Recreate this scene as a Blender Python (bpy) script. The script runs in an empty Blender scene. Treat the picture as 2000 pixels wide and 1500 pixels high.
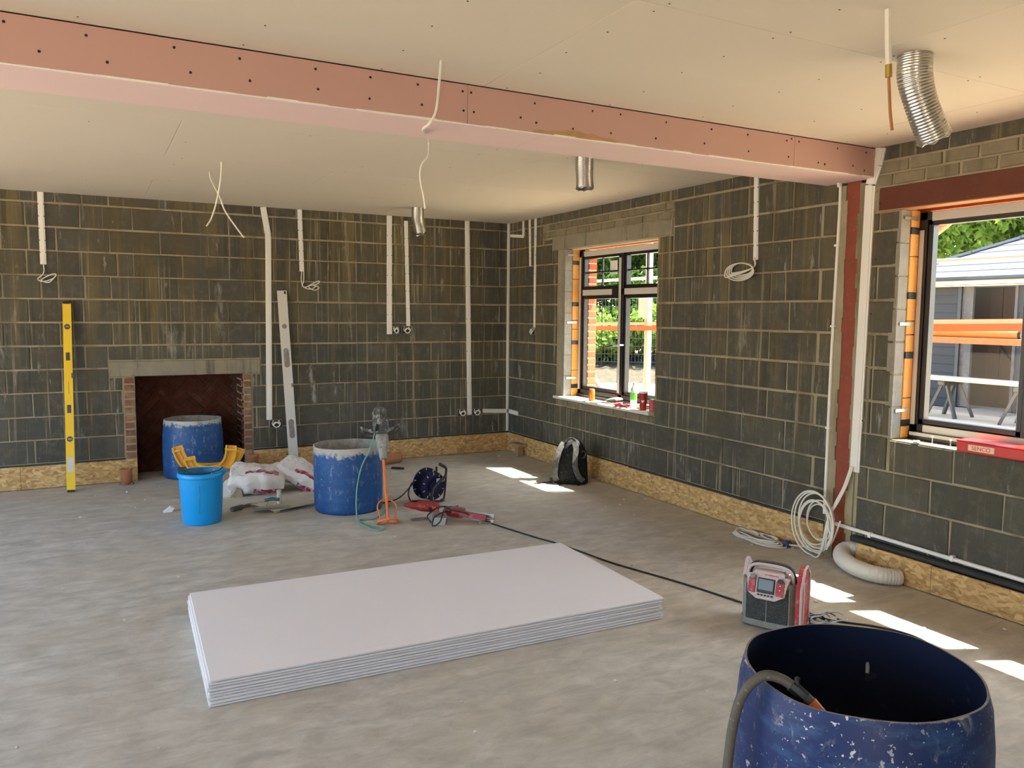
import bpy, math, random
import numpy as np
from mathutils import Vector, Matrix
R = math.radians
S = bpy.context.scene
COL = S.collection
rnd = random.Random(7)

# ------------------------------------------------------------------ camera, sky, sun, exposure
CAMH = 1.7076
W, D, H, Z0 = 4.621, 8.745, 2.813, 0.243       # right wall x, back wall y, ceiling, first course line
cam = bpy.data.cameras.new('camera'); camo = bpy.data.objects.new('camera', cam); COL.objects.link(camo)
F = Vector((0.469, 0.879, -0.088)).normalized()
RT = Vector((0.8821, -0.4711, 0.0079)); RT = (RT - F * RT.dot(F)).normalized(); UP = RT.cross(F)
camo.matrix_world = Matrix(((RT.x, UP.x, -F.x, 0), (RT.y, UP.y, -F.y, 0), (RT.z, UP.z, -F.z, CAMH), (0, 0, 0, 1)))
cam.sensor_width = 36.0; cam.lens = 36.0 * 1547.7 / 2000.0; cam.clip_start = 0.05; cam.clip_end = 300
S.camera = camo

wd = bpy.data.worlds.new('sky'); S.world = wd; wd.use_nodes = True
wn = wd.node_tree; wn.nodes.clear()
sky = wn.nodes.new('ShaderNodeTexSky'); sky.sky_type = 'NISHITA'; sky.sun_disc = False
sky.sun_elevation = R(57); sky.sun_rotation = R(116); sky.dust_density = 2.0; sky.ozone_density = 1.2
bg = wn.nodes.new('ShaderNodeBackground'); bg.inputs['Strength'].default_value = 0.46
wo = wn.nodes.new('ShaderNodeOutputWorld')
wn.links.new(sky.outputs[0], bg.inputs[0]); wn.links.new(bg.outputs[0], wo.inputs[0])

sun = bpy.data.lights.new('sun', 'SUN'); sun.energy = 14.5; sun.angle = R(0.6); sun.color = (1.0, 0.91, 0.76)
suno = bpy.data.objects.new('sun', sun); COL.objects.link(suno)
suno.rotation_euler = Vector((-0.59, 0.283, -1.0)).to_track_quat('-Z', 'Y').to_euler()

vs = S.view_settings
S.display_settings.display_device = 'sRGB'
vs.view_transform = 'Standard'; vs.look = 'None'; vs.gamma = 1.0; vs.use_curve_mapping = False
vs.exposure = 1.6
S.cycles.max_bounces = 12; S.cycles.diffuse_bounces = 6; S.cycles.transparent_max_bounces = 16
S.cycles.use_denoising = True; S.cycles.sample_clamp_indirect = 8.0
S.cycles.caustics_reflective = False; S.cycles.caustics_refractive = False

# ------------------------------------------------------------------ node helpers and materials
def lin(h):
    h = h.lstrip('#'); o = []
    for i in (0, 2, 4):
        c = int(h[i:i + 2], 16) / 255
        o.append(c / 12.92 if c <= 0.04045 else ((c + 0.055) / 1.055) ** 2.4)
    return (*o, 1.0)
def rgb(c):
    return lin(c) if isinstance(c, str) else (*c[:3], 1.0)
class NT:
    def __init__(s, name):
        s.m = bpy.data.materials.new(name); s.m.use_nodes = True; s.t = s.m.node_tree
        s.b = s.t.nodes['Principled BSDF']; s.out = s.t.nodes['Material Output']
    def n(s, k, **kw):
        x = s.t.nodes.new(k)
        for a, v in kw.items(): setattr(x, a, v)
        return x
    def l(s, a, b): s.t.links.new(a, b)
    def pos(s): return s.n('ShaderNodeNewGeometry').outputs['Position']
    def obj(s): return s.n('ShaderNodeTexCoord').outputs['Object']
    def orand(s): return s.n('ShaderNodeObjectInfo').outputs['Random']
    def map(s, v, sc, loc=(0, 0, 0), rot=(0, 0, 0)):
        m = s.n('ShaderNodeMapping'); m.inputs['Scale'].default_value = sc
        m.inputs['Location'].default_value = loc; m.inputs['Rotation'].default_value = rot
        s.l(v, m.inputs[0]); return m.outputs[0]
    def noise(s, v, sc, det=4.0, ro=0.55, dist=0.0):
        x = s.n('ShaderNodeTexNoise'); x.inputs['Scale'].default_value = sc; x.inputs['Detail'].default_value = det
        x.inputs['Roughness'].default_value = ro; x.inputs['Distortion'].default_value = dist
        if v is not None: s.l(v, x.inputs['Vector'])
        return x.outputs['Fac']
    def rng(s, v, a, b, c=0.0, d=1.0):
        x = s.n('ShaderNodeMapRange'); x.inputs[1].default_value = a; x.inputs[2].default_value = b
        x.inputs[3].default_value = c; x.inputs[4].default_value = d; s.l(v, x.inputs[0]); return x.outputs[0]
    def math(s, op, a, b=None):
        x = s.n('ShaderNodeMath', operation=op)
        for i, v in enumerate((a, b)):
            if v is None: continue
            if isinstance(v, (int, float)): x.inputs[i].default_value = v
            else: s.l(v, x.inputs[i])
        return x.outputs[0]
    def mix(s, f, a, b, mode='MIX'):
        x = s.n('ShaderNodeMix', data_type='RGBA', blend_type=mode)
        for i, v in ((0, f), (6, a), (7, b)):
            if isinstance(v, (int, float)): x.inputs[i].default_value = v
            elif isinstance(v, (tuple, str)): x.inputs[i].default_value = rgb(v)
            else: s.l(v, x.inputs[i])
        return x.outputs[2]
    def sep(s, v):
        x = s.n('ShaderNodeSeparateXYZ'); s.l(v, x.inputs[0]); return x.outputs
    def col(s, c):
        if isinstance(c, (tuple, str)): s.b.inputs['Base Color'].default_value = rgb(c)
        else: s.l(c, s.b.inputs['Base Color'])
    def set(s, rough=0.6, metal=0.0, spec=0.5):
        s.b.inputs['Roughness'].default_value = rough; s.b.inputs['Metallic'].default_value = metal
        s.b.inputs['Specular IOR Level'].default_value = spec; return s
    def bump(s, h, st=0.3, d=0.01):
        x = s.n('ShaderNodeBump'); x.inputs['Strength'].default_value = st; x.inputs['Distance'].default_value = d
        s.l(h, x.inputs['Height']); s.l(x.outputs[0], s.b.inputs['Normal'])

def plain(name, c, rough=0.5, metal=0.0, var=0.12, sc=12.0, dust=None, dust_amt=0.5, bump=0.0, spec=0.5):
    """a coloured material with a little wear; dust = colour of dried plaster specks on it"""
    t = NT(name); v = t.obj()
    c = rgb(c); lo = tuple(x * (1 - var) for x in c[:3]); hi = tuple(min(1, x * (1 + var)) for x in c[:3])
    k = t.mix(t.noise(v, sc), lo, hi)
    if dust:
        m = t.math('MULTIPLY', t.rng(t.noise(v, sc * 1.3, 6, 0.7), 0.5, 0.72), dust_amt)
        k = t.mix(m, k, dust)
        k = t.mix(t.rng(t.noise(v, sc * 7, 1), 0.70, 0.74), k, dust)
    t.col(k); t.set(rough, metal, spec)
    if bump: t.bump(t.noise(v, sc * 6), bump, 0.004)
    return t.m

def m_block():
    """dark concrete block stained by rain: brown runs, thin pale drips, white bloom"""
    t = NT('concrete_block'); P = t.pos(); s = t.sep(P)
    k = t.mix(t.noise(P, 2.6, 6, 0.6), (0.042, 0.042, 0.036), (0.128, 0.124, 0.105))
    k = t.mix(t.rng(t.orand(), 0, 1, 0.0, 0.5), k, (0.042, 0.042, 0.038))
    k = t.mix(t.rng(t.noise(P, 11, 6, 0.7), 0.5, 0.75, 0, 0.5), k, (0.17, 0.162, 0.135))
    zone = t.rng(t.noise(P, 1.1, 3), 0.38, 0.58)
    hgt = t.rng(s[2], 0.3, 2.2, 0.12, 0.85)
    zh = t.math('MULTIPLY', zone, hgt)
    wash = t.rng(t.noise(t.map(P, (3.2, 3.2, 0.6), (5, 0, 2)), 1.0, 4, 0.6), 0.42, 0.66)
    k = t.mix(t.math('MULTIPLY', wash, t.math('MULTIPLY', hgt, 0.7)), k, (0.105, 0.086, 0.043))
    streak = t.rng(t.noise(t.map(P, (10, 10, 0.35)), 1.0, 5, 0.65, 0.2), 0.47, 0.60)
    k = t.mix(t.math('MULTIPLY', streak, t.math('MULTIPLY', zh, 0.75)), k, (0.185, 0.145, 0.065))
    dark = t.rng(t.noise(t.map(P, (13, 13, 0.5), (1, 8, 0)), 1.0, 4, 0.6), 0.56, 0.66)
    k = t.mix(t.math('MULTIPLY', dark, t.math('MULTIPLY', zh, 0.7)), k, (0.040, 0.036, 0.026))
    thin = t.rng(t.noise(t.map(P, (30, 30, 0.6), (3, 1, 0)), 1.0, 3, 0.6), 0.585, 0.66)
    k = t.mix(t.math('MULTIPLY', t.math('MULTIPLY', thin, zone), 0.6), k, (0.33, 0.285, 0.19))
    eff = t.rng(t.noise(t.map(P, (8, 8, 1.6), (7, 2, 4)), 1.0, 7, 0.7), 0.615, 0.74)
    k = t.mix(t.math('MULTIPLY', eff, 0.75), k, (0.50, 0.50, 0.46))
    eff3 = t.rng(t.noise(t.map(P, (4.5, 4.5, 1.1), (11, 5, 2)), 1.0, 8, 0.72, 0.3), 0.61, 0.70)
    k = t.mix(t.math('MULTIPLY', eff3, 0.55), k, (0.36, 0.345, 0.28))
    eff2 = t.rng(t.noise(t.map(P, (22, 22, 2.4), (2, 9, 4)), 1.0, 5, 0.7), 0.68, 0.74)
    k = t.mix(t.math('MULTIPLY', eff2, 0.4), k, (0.55, 0.53, 0.47))
    t.col(k); t.set(0.9, 0, 0.25); t.bump(t.noise(P, 70, 5, 0.7), 0.5, 0.004); return t.m
def m_mortar():
    t = NT('mortar'); P = t.pos()
    k = t.mix(t.noise(P, 6, 4), (0.20, 0.17, 0.10), (0.42, 0.37, 0.27))
    k = t.mix(t.rng(t.noise(t.map(P, (5, 5, 0.8)), 1.0, 3), 0.52, 0.66, 0, 0.6), k, (0.13, 0.10, 0.055))
    t.col(k); t.set(0.95, 0, 0.2); t.bump(t.noise(P, 50, 5, 0.7), 0.7, 0.006); return t.m
def m_brick(name, a, b, smear=0.45, run=0.0):
    t = NT(name); P = t.pos()
    k = t.mix(t.orand(), a, b)
    if smear > 0.1: k = t.mix(t.noise(P, 7, 6, 0.65), k, t.mix(0.5, k, (0.12, 0.11, 0.085)))
    if run: k = t.mix(t.rng(t.noise(t.map(P, (9, 9, 0.9)), 1.0, 5, 0.65), 0.53, 0.66, 0, run), k, (0.07, 0.062, 0.045))
    k = t.mix(t.rng(t.noise(P, 9, 5, 0.65), 0.45, 0.7, 0, smear), k, (0.36, 0.31, 0.2))
    t.col(k); t.set(0.92, 0, 0.2); t.bump(t.noise(P, 60, 5, 0.7), 0.6, 0.004); return t.m
def m_floor():
    t = NT('concrete_screed'); P = t.pos()
    a = t.noise(P, 0.8, 5, 0.6, 0.4); b = t.noise(t.map(P, (5, 9, 1), (0, 0, 0), (0, 0, 0.6)), 1.0, 7, 0.68, 0.5)
    k = t.mix(t.rng(b, 0.32, 0.7), (0.36, 0.345, 0.295), (0.63, 0.61, 0.54))
    k = t.mix(t.rng(a, 0.42, 0.68, 0, 0.55), k, (0.47, 0.42, 0.32))
    k = t.mix(t.rng(t.noise(P, 3.2, 6, 0.7), 0.56, 0.72, 0, 0.6), k, (0.66, 0.645, 0.59))
    k = t.mix(t.rng(t.noise(t.map(P, (2.2, 14, 1), (4, 0, 0), (0, 0, 0.45)), 1.0, 6, 0.7), 0.52, 0.68, 0, 0.5), k, (0.33, 0.31, 0.27))
    k = t.mix(t.rng(t.noise(P, 42, 4, 0.7), 0.62, 0.72, 0, 0.35), k, (0.30, 0.28, 0.24))
    t.col(k); t.set(0.62, 0, 0.4)
    t.l(t.rng(b, 0.3, 0.7, 0.5, 0.8), t.b.inputs['Roughness'])
    t.bump(t.math('ADD', b, t.math('MULTIPLY', t.noise(P, 40, 4), 0.3)), 0.25, 0.01); return t.m
def m_osb():
    t = NT('oriented_strand_board'); P = t.pos()
    def flakes(rot, sc, loc):
        v = t.n('ShaderNodeTexVoronoi', feature='F1'); v.inputs['Scale'].default_value = 1.0
        w = t.n('ShaderNodeVectorMath', operation='ADD')
        q = t.n('ShaderNodeTexNoise'); q.inputs['Scale'].default_value = 9.0; t.l(P, q.inputs['Vector'])
        mm = t.n('ShaderNodeVectorMath', operation='SCALE'); mm.inputs['Scale'].default_value = 0.075
        t.l(q.outputs['Color'], mm.inputs[0]); t.l(P, w.inputs[0]); t.l(mm.outputs[0], w.inputs[1])
        t.l(t.map(w.outputs[0], sc, loc, rot), v.inputs['Vector']); return v
    v1 = flakes((0.9, 0.9, 0), (21, 21, 52), (0, 0, 0)); v2 = flakes((-0.9, -0.8, 0.4), (25, 25, 60), (3, 1, 2))
    c1 = t.sep(v1.outputs['Color'])[0]; c2 = t.sep(v2.outputs['Color'])[0]
    k = t.mix(c1, (0.38, 0.225, 0.075), (0.62, 0.40, 0.165))
    k2 = t.mix(c2, (0.33, 0.185, 0.06), (0.70, 0.48, 0.22))
    k = t.mix(t.rng(t.sep(v2.outputs['Color'])[1], 0.45, 0.55), k, k2)
    k = t.mix(t.rng(t.noise(P, 38, 4, 0.7), 0.62, 0.7, 0, 0.6), k, (0.16, 0.08, 0.025))
    t.col(k); t.set(0.75); t.bump(c1, 0.3, 0.003); return t.m
def m_board(name, c, sm=(0.8, 0.78, 0.73)):
    t = NT(name); P = t.pos(); c = rgb(c)
    k = t.mix(t.noise(P, 1.5, 4), tuple(x * 0.95 for x in c[:3]), c[:3])
    k = t.mix(t.rng(t.noise(t.map(P, (1.2, 4, 4)), 1.5, 5, 0.6), 0.6, 0.75, 0, 0.25), k, sm)
    t.col(k); t.set(0.85, 0, 0.25); return t.m
def m_drum(name, top, crust, low, base=((0.006, 0.045, 0.18), (0.020, 0.105, 0.30)), spk=0.72):
    """blue plastic with dried plaster: crust thick near the cut rim (top = rim height), specks lower down"""
    t = NT(name); o = t.obj(); z = t.sep(o)[2]
    k = t.mix(t.noise(o, 5, 5), base[0], base[1])
    k = t.mix(t.rng(t.noise(t.map(o, (5, 5, 14)), 1.4, 6, 0.7), 0.5, 0.72, 0, 0.5), k, (0.05, 0.15, 0.32))
    k = t.mix(t.math('MULTIPLY', t.rng(t.noise(t.map(o, (17, 17, 9)), 1.3, 8, 0.78, 0.6), 0.56, 0.68), low), k, (0.33, 0.37, 0.42))
    k = t.mix(t.math('MULTIPLY', t.rng(t.noise(o, 34 if spk > 0.7 else 75, 2, 0.5), spk, spk + 0.02, 0, 0.9), t.rng(t.noise(o, 3.5, 3), 0.4, 0.55)), k, (0.58, 0.62, 0.66))
    nz = t.noise(o, 15, 7, 0.72)
    hz = t.rng(z, top - crust, top + 0.01, -0.42, 0.34)
    k = t.mix(t.rng(t.math('ADD', nz, hz), 0.47, 0.6), k, t.mix(t.noise(o, 8, 5), (0.30, 0.29, 0.26), (0.58, 0.58, 0.55)))
    t.col(k); t.set(0.5, 0, 0.4); t.bump(nz, 0.25, 0.004); return t.m
def m_wood(name, a, b, rough=0.7, sc=(2, 30, 30)):
    t = NT(name); o = t.obj()
    k = t.mix(t.noise(t.map(o, sc), 1.0, 5, 0.6, 0.6), a, b); t.col(k); t.set(rough); return t.m
def m_glass():
    t = NT('window_glass'); t.t.nodes.remove(t.b)
    tr = t.n('ShaderNodeBsdfTransparent'); tr.inputs[0].default_value = (0.93, 0.96, 0.95, 1)
    gl = t.n('ShaderNodeBsdfGlossy'); gl.inputs['Roughness'].default_value = 0.02
    lw_ = t.n('ShaderNodeLayerWeight'); lw_.inputs['Blend'].default_value = 0.5; fr = t.math('MULTIPLY_ADD', t.math('POWER', lw_.outputs['Facing'], 4.0), 0.3); fr.node.inputs[2].default_value = 0.008
    mx = t.n('ShaderNodeMixShader'); t.l(fr, mx.inputs[0]); t.l(tr.outputs[0], mx.inputs[1]); t.l(gl.outputs[0], mx.inputs[2])
    t.l(mx.outputs[0], t.out.inputs[0]); return t.m
def m_leaf(name, a, b):
    t = NT(name); t.t.nodes.remove(t.b); P = t.pos()
    c = t.mix(t.rng(t.noise(P, 2.6, 4, 0.7), 0.35, 0.65), a, b)
    df = t.n('ShaderNodeBsdfDiffuse'); tl = t.n('ShaderNodeBsdfTranslucent')
    t.l(c, df.inputs[0]); t.l(c, tl.inputs[0])
    mx = t.n('ShaderNodeMixShader'); mx.inputs[0].default_value = 0.4
    t.l(df.outputs[0], mx.inputs[1]); t.l(tl.outputs[0], mx.inputs[2]); t.l(mx.outputs[0], t.out.inputs[0]); return t.m
def m_bag():
    """white paper sack with wine-red printed bands and faint grey print"""
    t = NT('paper_sack'); o = t.obj(); s = t.sep(o)
    k = t.mix(t.noise(o, 9, 5), (0.62, 0.60, 0.57), (0.82, 0.81, 0.80))
    k = t.mix(t.rng(t.noise(o, 4, 4), 0.5, 0.7, 0, 0.7), k, (0.52, 0.45, 0.34))
    wob = t.math('ADD', s[1], t.math('MULTIPLY', t.noise(o, 5, 1), 0.05))
    def band(v, a, b): return t.math('MULTIPLY', t.math('GREATER_THAN', v, a), t.math('LESS_THAN', v, b))
    r1 = t.math('MULTIPLY', band(wob, -0.10, -0.045), band(s[0], -0.10, 0.20))
    r2 = t.math('MULTIPLY', band(s[2], 0.03, 0.085), t.math('MULTIPLY', band(s[0], -0.02, 0.25), t.math('LESS_THAN', s[1], -0.12)))
    k = t.mix(t.math('MAXIMUM', r1, r2), k, t.mix(t.rng(t.noise(t.map(o, (20, 90, 40)), 1.0, 2), 0.5, 0.56), (0.30, 0.012, 0.06), (0.55, 0.35, 0.38)))
    g = t.math('MULTIPLY', t.math('MULTIPLY', band(s[1], 0.0, 0.15), t.rng(t.noise(t.map(o, (30, 80, 30)), 1.0, 3), 0.56, 0.62)), 0.6)
    k = t.mix(g, k, (0.18, 0.18, 0.22))
    t.col(k); t.set(0.7); t.bump(t.noise(o, 11, 6, 0.65), 0.5, 0.02); return t.m
def m_alu():
    t = NT('aluminium_foil'); o = t.obj()
    t.col(t.mix(t.noise(o, 14, 4), (0.42, 0.41, 0.39), (0.72, 0.71, 0.69))); t.set(0.28, 1.0)
    t.bump(t.noise(o, 60, 3), 0.35, 0.003); return t.m
def m_ground(name, a, b, sc=2.0):
    t = NT(name); P = t.pos()
    k = t.mix(t.noise(P, sc, 7, 0.65), a, b); t.col(k); t.set(0.95, 0, 0.2); t.bump(t.noise(P, sc * 8, 5), 0.6, 0.03); return t.m

WHT = (0.62, 0.62, 0.60)
MT = dict(
    block=m_block(), mortar=m_mortar(), floor=m_floor(), osb=m_osb(),
    brick=m_brick('red_brick', (0.20, 0.065, 0.035), (0.30, 0.115, 0.065), 0.6),
    sootmortar_shade=plain('sooty_shaded_mortar', (0.06, 0.032, 0.018), 0.95, 0, 0.3, 8), soot=m_brick('sooty_shaded_brick', (0.055, 0.014, 0.008), (0.085, 0.024, 0.014), 0.08),  # sooty tones, lowered further for the recess where no light falls
    cbrick=m_brick('concrete_brick', (0.15, 0.13, 0.085), (0.25, 0.215, 0.15), 0.35, 0.5),
    outbrick=m_brick('orange_brick', (0.33, 0.075, 0.028), (0.42, 0.12, 0.05), 0.1),
    lintel=m_brick('cast_concrete', (0.27, 0.25, 0.19), (0.31, 0.28, 0.22), 0.4, 0.75),
    steel=plain('red_oxide_steel', (0.10, 0.019, 0.006), 0.65, 0, 0.3, 6, (0.13, 0.04, 0.016), 0.4),
    post=plain('red_oxide_post', (0.22, 0.04, 0.018), 0.6, 0, 0.3, 7, (0.22, 0.12, 0.07), 0.2),
    white_board=m_board('white_plasterboard', (0.68, 0.615, 0.52), (0.72, 0.66, 0.57)),
    pink=m_board('pink_plasterboard', (0.50, 0.315, 0.285), (0.52, 0.36, 0.32)),
    pink_lit=m_board('lit_pink_plasterboard', (0.80, 0.60, 0.57), (0.82, 0.66, 0.62)),  # soffit copy of the pink board, its stronger light put into the colour
    stack=m_board('grey_white_board_face', (0.80, 0.785, 0.79), (0.82, 0.80, 0.80)),
    stack_edge=plain('board_edge_paper', (0.66, 0.66, 0.68), 0.85, 0, 0.12, 30),
    gyp=plain('gypsum_core', (0.80, 0.78, 0.75), 0.9, 0, 0.08, 40),
    screw=plain('black_screw', (0.02, 0.018, 0.016), 0.5, 0.4),
    torn=plain('torn_paper', (0.42, 0.25, 0.13), 0.9, 0, 0.25, 20),
    pvc=plain('white_pvc', (0.74, 0.73, 0.70), 0.45, 0, 0.05, 3),
    tape=plain('protective_tape', (0.56, 0.53, 0.48), 0.5, 0, 0.06, 4),
    cable=plain('white_cable', (0.70, 0.68, 0.62), 0.45, 0, 0.06, 5),
    black=plain('black_plastic', (0.012, 0.012, 0.013), 0.45, 0, 0.3, 10),
    blackd=plain('dusty_black_plastic', (0.03, 0.03, 0.03), 0.65, 0, 0.3, 10, (0.26, 0.25, 0.23), 0.45),
    frame=plain('black_window_frame', (0.010, 0.010, 0.011), 0.35, 0, 0.2, 5),
    glass=m_glass(), insul=plain('orange_foam_closer', (0.72, 0.34, 0.07), 0.75, 0, 0.15, 9, (0.6, 0.45, 0.3), 0.3),
    blockface=plain('pale_block_reveal', (0.24, 0.23, 0.20), 0.9, 0, 0.2, 12, (0.34, 0.33, 0.3), 0.5, 0.5),
    galv=plain('galvanised_steel', (0.5, 0.5, 0.48), 0.4, 0.8, 0.15, 20),
    box=plain('galvanised_box', (0.035, 0.035, 0.034), 0.6, 0.3, 0.3, 20),
    drum_near=m_drum('shaded_drum_near', 0.82, 0.02, 0.5, ((0.004, 0.016, 0.085), (0.009, 0.032, 0.145)), 0.655), drum_mid=m_drum('blue_drum_mid', 0.57, 0.17, 0.75),  # near drum's blue lowered for the weaker light it stands in
    drum_fire=m_drum('blue_drum_fire', 0.60, 0.13, 0.8),
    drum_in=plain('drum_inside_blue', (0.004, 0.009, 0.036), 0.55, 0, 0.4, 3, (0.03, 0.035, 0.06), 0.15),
    crust=plain('dried_plaster', (0.36, 0.33, 0.28), 0.9, 0, 0.3, 14, (0.16, 0.11, 0.07), 0.7, 0.5),
    teal=plain('bright_blue_bucket', (0.0, 0.30, 0.72), 0.35, 0, 0.06, 4),
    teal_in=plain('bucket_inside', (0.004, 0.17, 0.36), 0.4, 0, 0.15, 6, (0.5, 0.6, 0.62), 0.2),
    yellow=plain('yellow_paint', (0.80, 0.52, 0.015), 0.4, 0, 0.06, 6),
    yplast=plain('yellow_plastic', (0.80, 0.44, 0.04), 0.5, 0, 0.12, 8, (0.7, 0.6, 0.4), 0.35),
    alu_bar=plain('aluminium_bar', (0.60, 0.59, 0.56), 0.5, 0.15, 0.08, 4),
    dark_vial=plain('dark_vial', (0.05, 0.05, 0.045), 0.3, 0, 0.3, 20),
    vial=plain('vial_window', (0.28, 0.30, 0.18), 0.2),
    clay=plain('terracotta', (0.40, 0.165, 0.075), 0.75, 0, 0.15, 8),
    bag=m_bag(), bagbrown=plain('brown_paper', (0.33, 0.25, 0.17), 0.8, 0, 0.3, 10, (0.6, 0.56, 0.5), 0.5),
    orange=plain('orange_paint', (0.80, 0.20, 0.035), 0.45, 0, 0.12, 10, (0.6, 0.4, 0.3), 0.3),
    mixer=plain('plaster_caked_casing', (0.07, 0.072, 0.07), 0.75, 0, 0.4, 16, (0.50, 0.50, 0.46), 0.9, 0.6),
    mixer2=plain('plaster_caked_gearbox', (0.30, 0.30, 0.27), 0.75, 0, 0.3, 18, (0.56, 0.55, 0.5), 0.8, 0.6),
    green=plain('green_flex', (0.16, 0.36, 0.30), 0.5, 0, 0.15, 8),
    navy=plain('navy_plastic', (0.006, 0.009, 0.05), 0.4, 0, 0.3, 8),
    whitem=plain('white_mark', (0.75, 0.75, 0.78), 0.6), red=plain('red_tool', (0.32, 0.02, 0.015), 0.5, 0, 0.3, 12, (0.4, 0.3, 0.25), 0.4),
    greyt=plain('dusty_grey_tool', (0.20, 0.18, 0.17), 0.7, 0, 0.25, 14, (0.42, 0.4, 0.37), 0.5),
    label=plain('pale_label', (0.55, 0.55, 0.53), 0.6, 0, 0.2, 40),
    radio_red=plain('dusty_red_plastic', (0.42, 0.035, 0.045), 0.55, 0, 0.2, 14, (0.66, 0.5, 0.5), 0.5),
    radio_grey=plain('dusty_grey_plastic', (0.23, 0.24, 0.225), 0.7, 0, 0.25, 16, (0.42, 0.42, 0.40), 0.6),
    radio_pale=plain('plaster_dusted_plastic', (0.58, 0.50, 0.49), 0.7, 0, 0.15, 16, (0.62, 0.3, 0.3), 0.3),
    radio_dark=plain('speaker_grille', (0.03, 0.034, 0.032), 0.7, 0, 0.3, 30, (0.4, 0.4, 0.38), 0.12, 0.4),
    screen=plain('grey_screen', (0.13, 0.16, 0.15), 0.2),
    pack=plain('black_nylon', (0.011, 0.010, 0.010), 0.75, 0, 0.4, 15, (0.2, 0.2, 0.2), 0.06, 0.3, 0.2),
    strap=plain('dusty_strap', (0.055, 0.055, 0.056), 0.8, 0, 0.4, 25, (0.38, 0.37, 0.36), 0.3),
    foil=m_alu(), duct=plain('white_flexible_duct', (0.66, 0.64, 0.58), 0.5, 0, 0.08, 5),
    sillw=plain('pale_sill', (0.66, 0.63, 0.56), 0.7, 0, 0.12, 8), pinewood=m_wood('pine', (0.55, 0.35, 0.17), (0.70, 0.50, 0.28)),
    rail_or=m_wood('orange_timber', (0.36, 0.14, 0.055), (0.46, 0.22, 0.10)), tube=plain('scaffold_tube', (0.62, 0.56, 0.5), 0.45, 0.3, 0.1, 3),
    deck=m_wood('scaffold_board', (0.34, 0.24, 0.15), (0.50, 0.40, 0.29)),
    clad=m_wood('grey_weatherboard', (0.017, 0.0185, 0.021), (0.024, 0.026, 0.030), 0.7, (20, 3, 40)),
    slate=plain('grey_slate', (0.13, 0.137, 0.155), 0.6, 0, 0.15, 3), gutter=plain('black_gutter', (0.02, 0.021, 0.024), 0.4),
    fascia=plain('cream_fascia', (0.66, 0.58, 0.42), 0.6), wooddoor=m_wood('brown_door_boards', (0.020, 0.008, 0.002), (0.055, 0.025, 0.007), 0.8, (30, 30, 3)),
    membrane=plain('white_membrane', (0.06, 0.055, 0.054), 0.7, 0, 0.25, 6, (0.2, 0.2, 0.2), 0.3), trestle=plain('grey_trestle', (0.035, 0.037, 0.037), 0.5),
    ground=m_ground('pale_ground', (0.54, 0.43, 0.28), (0.70, 0.58, 0.42)), bank=m_ground('leaf_litter', (0.018, 0.014, 0.008), (0.12, 0.10, 0.068), 5.0),
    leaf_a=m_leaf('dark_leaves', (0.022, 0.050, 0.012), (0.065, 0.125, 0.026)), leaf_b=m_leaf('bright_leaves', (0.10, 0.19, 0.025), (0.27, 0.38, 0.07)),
    bark=plain('bark', (0.10, 0.075, 0.05), 0.9, 0, 0.3, 5), fence_dark=plain('mesh_panel_grey', (0.09, 0.10, 0.09), 0.5),
    can=plain('orange_can', (0.70, 0.16, 0.02), 0.3, 0.3, 0.3, 20, (0.8, 0.5, 0.1), 0.5), cup=plain('red_cup', (0.33, 0.015, 0.012), 0.4),
    paper=plain('crumpled_paper', (0.74, 0.74, 0.72), 0.7), redwrap=plain('red_wrapper', (0.50, 0.04, 0.06), 0.5, 0, 0.5, 60, (0.7, 0.6, 0.55), 0.6),
    greenl=plain('green_label', (0.13, 0.55, 0.06), 0.4), bottle=plain('clear_plastic', (0.70, 0.76, 0.70), 0.15), redbox=plain('red_box', (0.52, 0.018, 0.012), 0.35, 0, 0.06, 4),
    offcut=m_wood('timber_offcut', (0.30, 0.20, 0.10), (0.45, 0.32, 0.18)), tilecol=plain('pale_lettering', (0.80, 0.55, 0.42), 0.6),
    blue_tape=plain('blue_tape', (0.05, 0.06, 0.22), 0.5), hawk=plain('cream_hawk_plate', (0.56, 0.53, 0.43), 0.5, 0.1, 0.1, 9), tealh=plain('teal_handle', (0.02, 0.14, 0.19), 0.5, 0, 0.2, 12, (0.4, 0.42, 0.4), 0.3),
    steelblade=plain('dull_steel', (0.33, 0.31, 0.25), 0.45, 0.5, 0.2, 12), crumb=plain('plaster_crumb', (0.64, 0.62, 0.57), 0.9), roof=plain('roof_underside', (0.3, 0.28, 0.25), 0.8),
    hose=plain('grey_rubber', (0.085, 0.08, 0.07), 0.6, 0, 0.2, 10, (0.2, 0.17, 0.12), 0.3), dpc=plain('black_damp_proof_strip', (0.018, 0.018, 0.018), 0.5), wall_plain=plain('plain_rendered_wall', (0.55, 0.53, 0.49), 0.9),
    brass=plain('brass_connector', (0.42, 0.30, 0.06), 0.4, 0.6), lblue=plain('pale_blue_wire', (0.36, 0.44, 0.48), 0.5),
)
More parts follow.
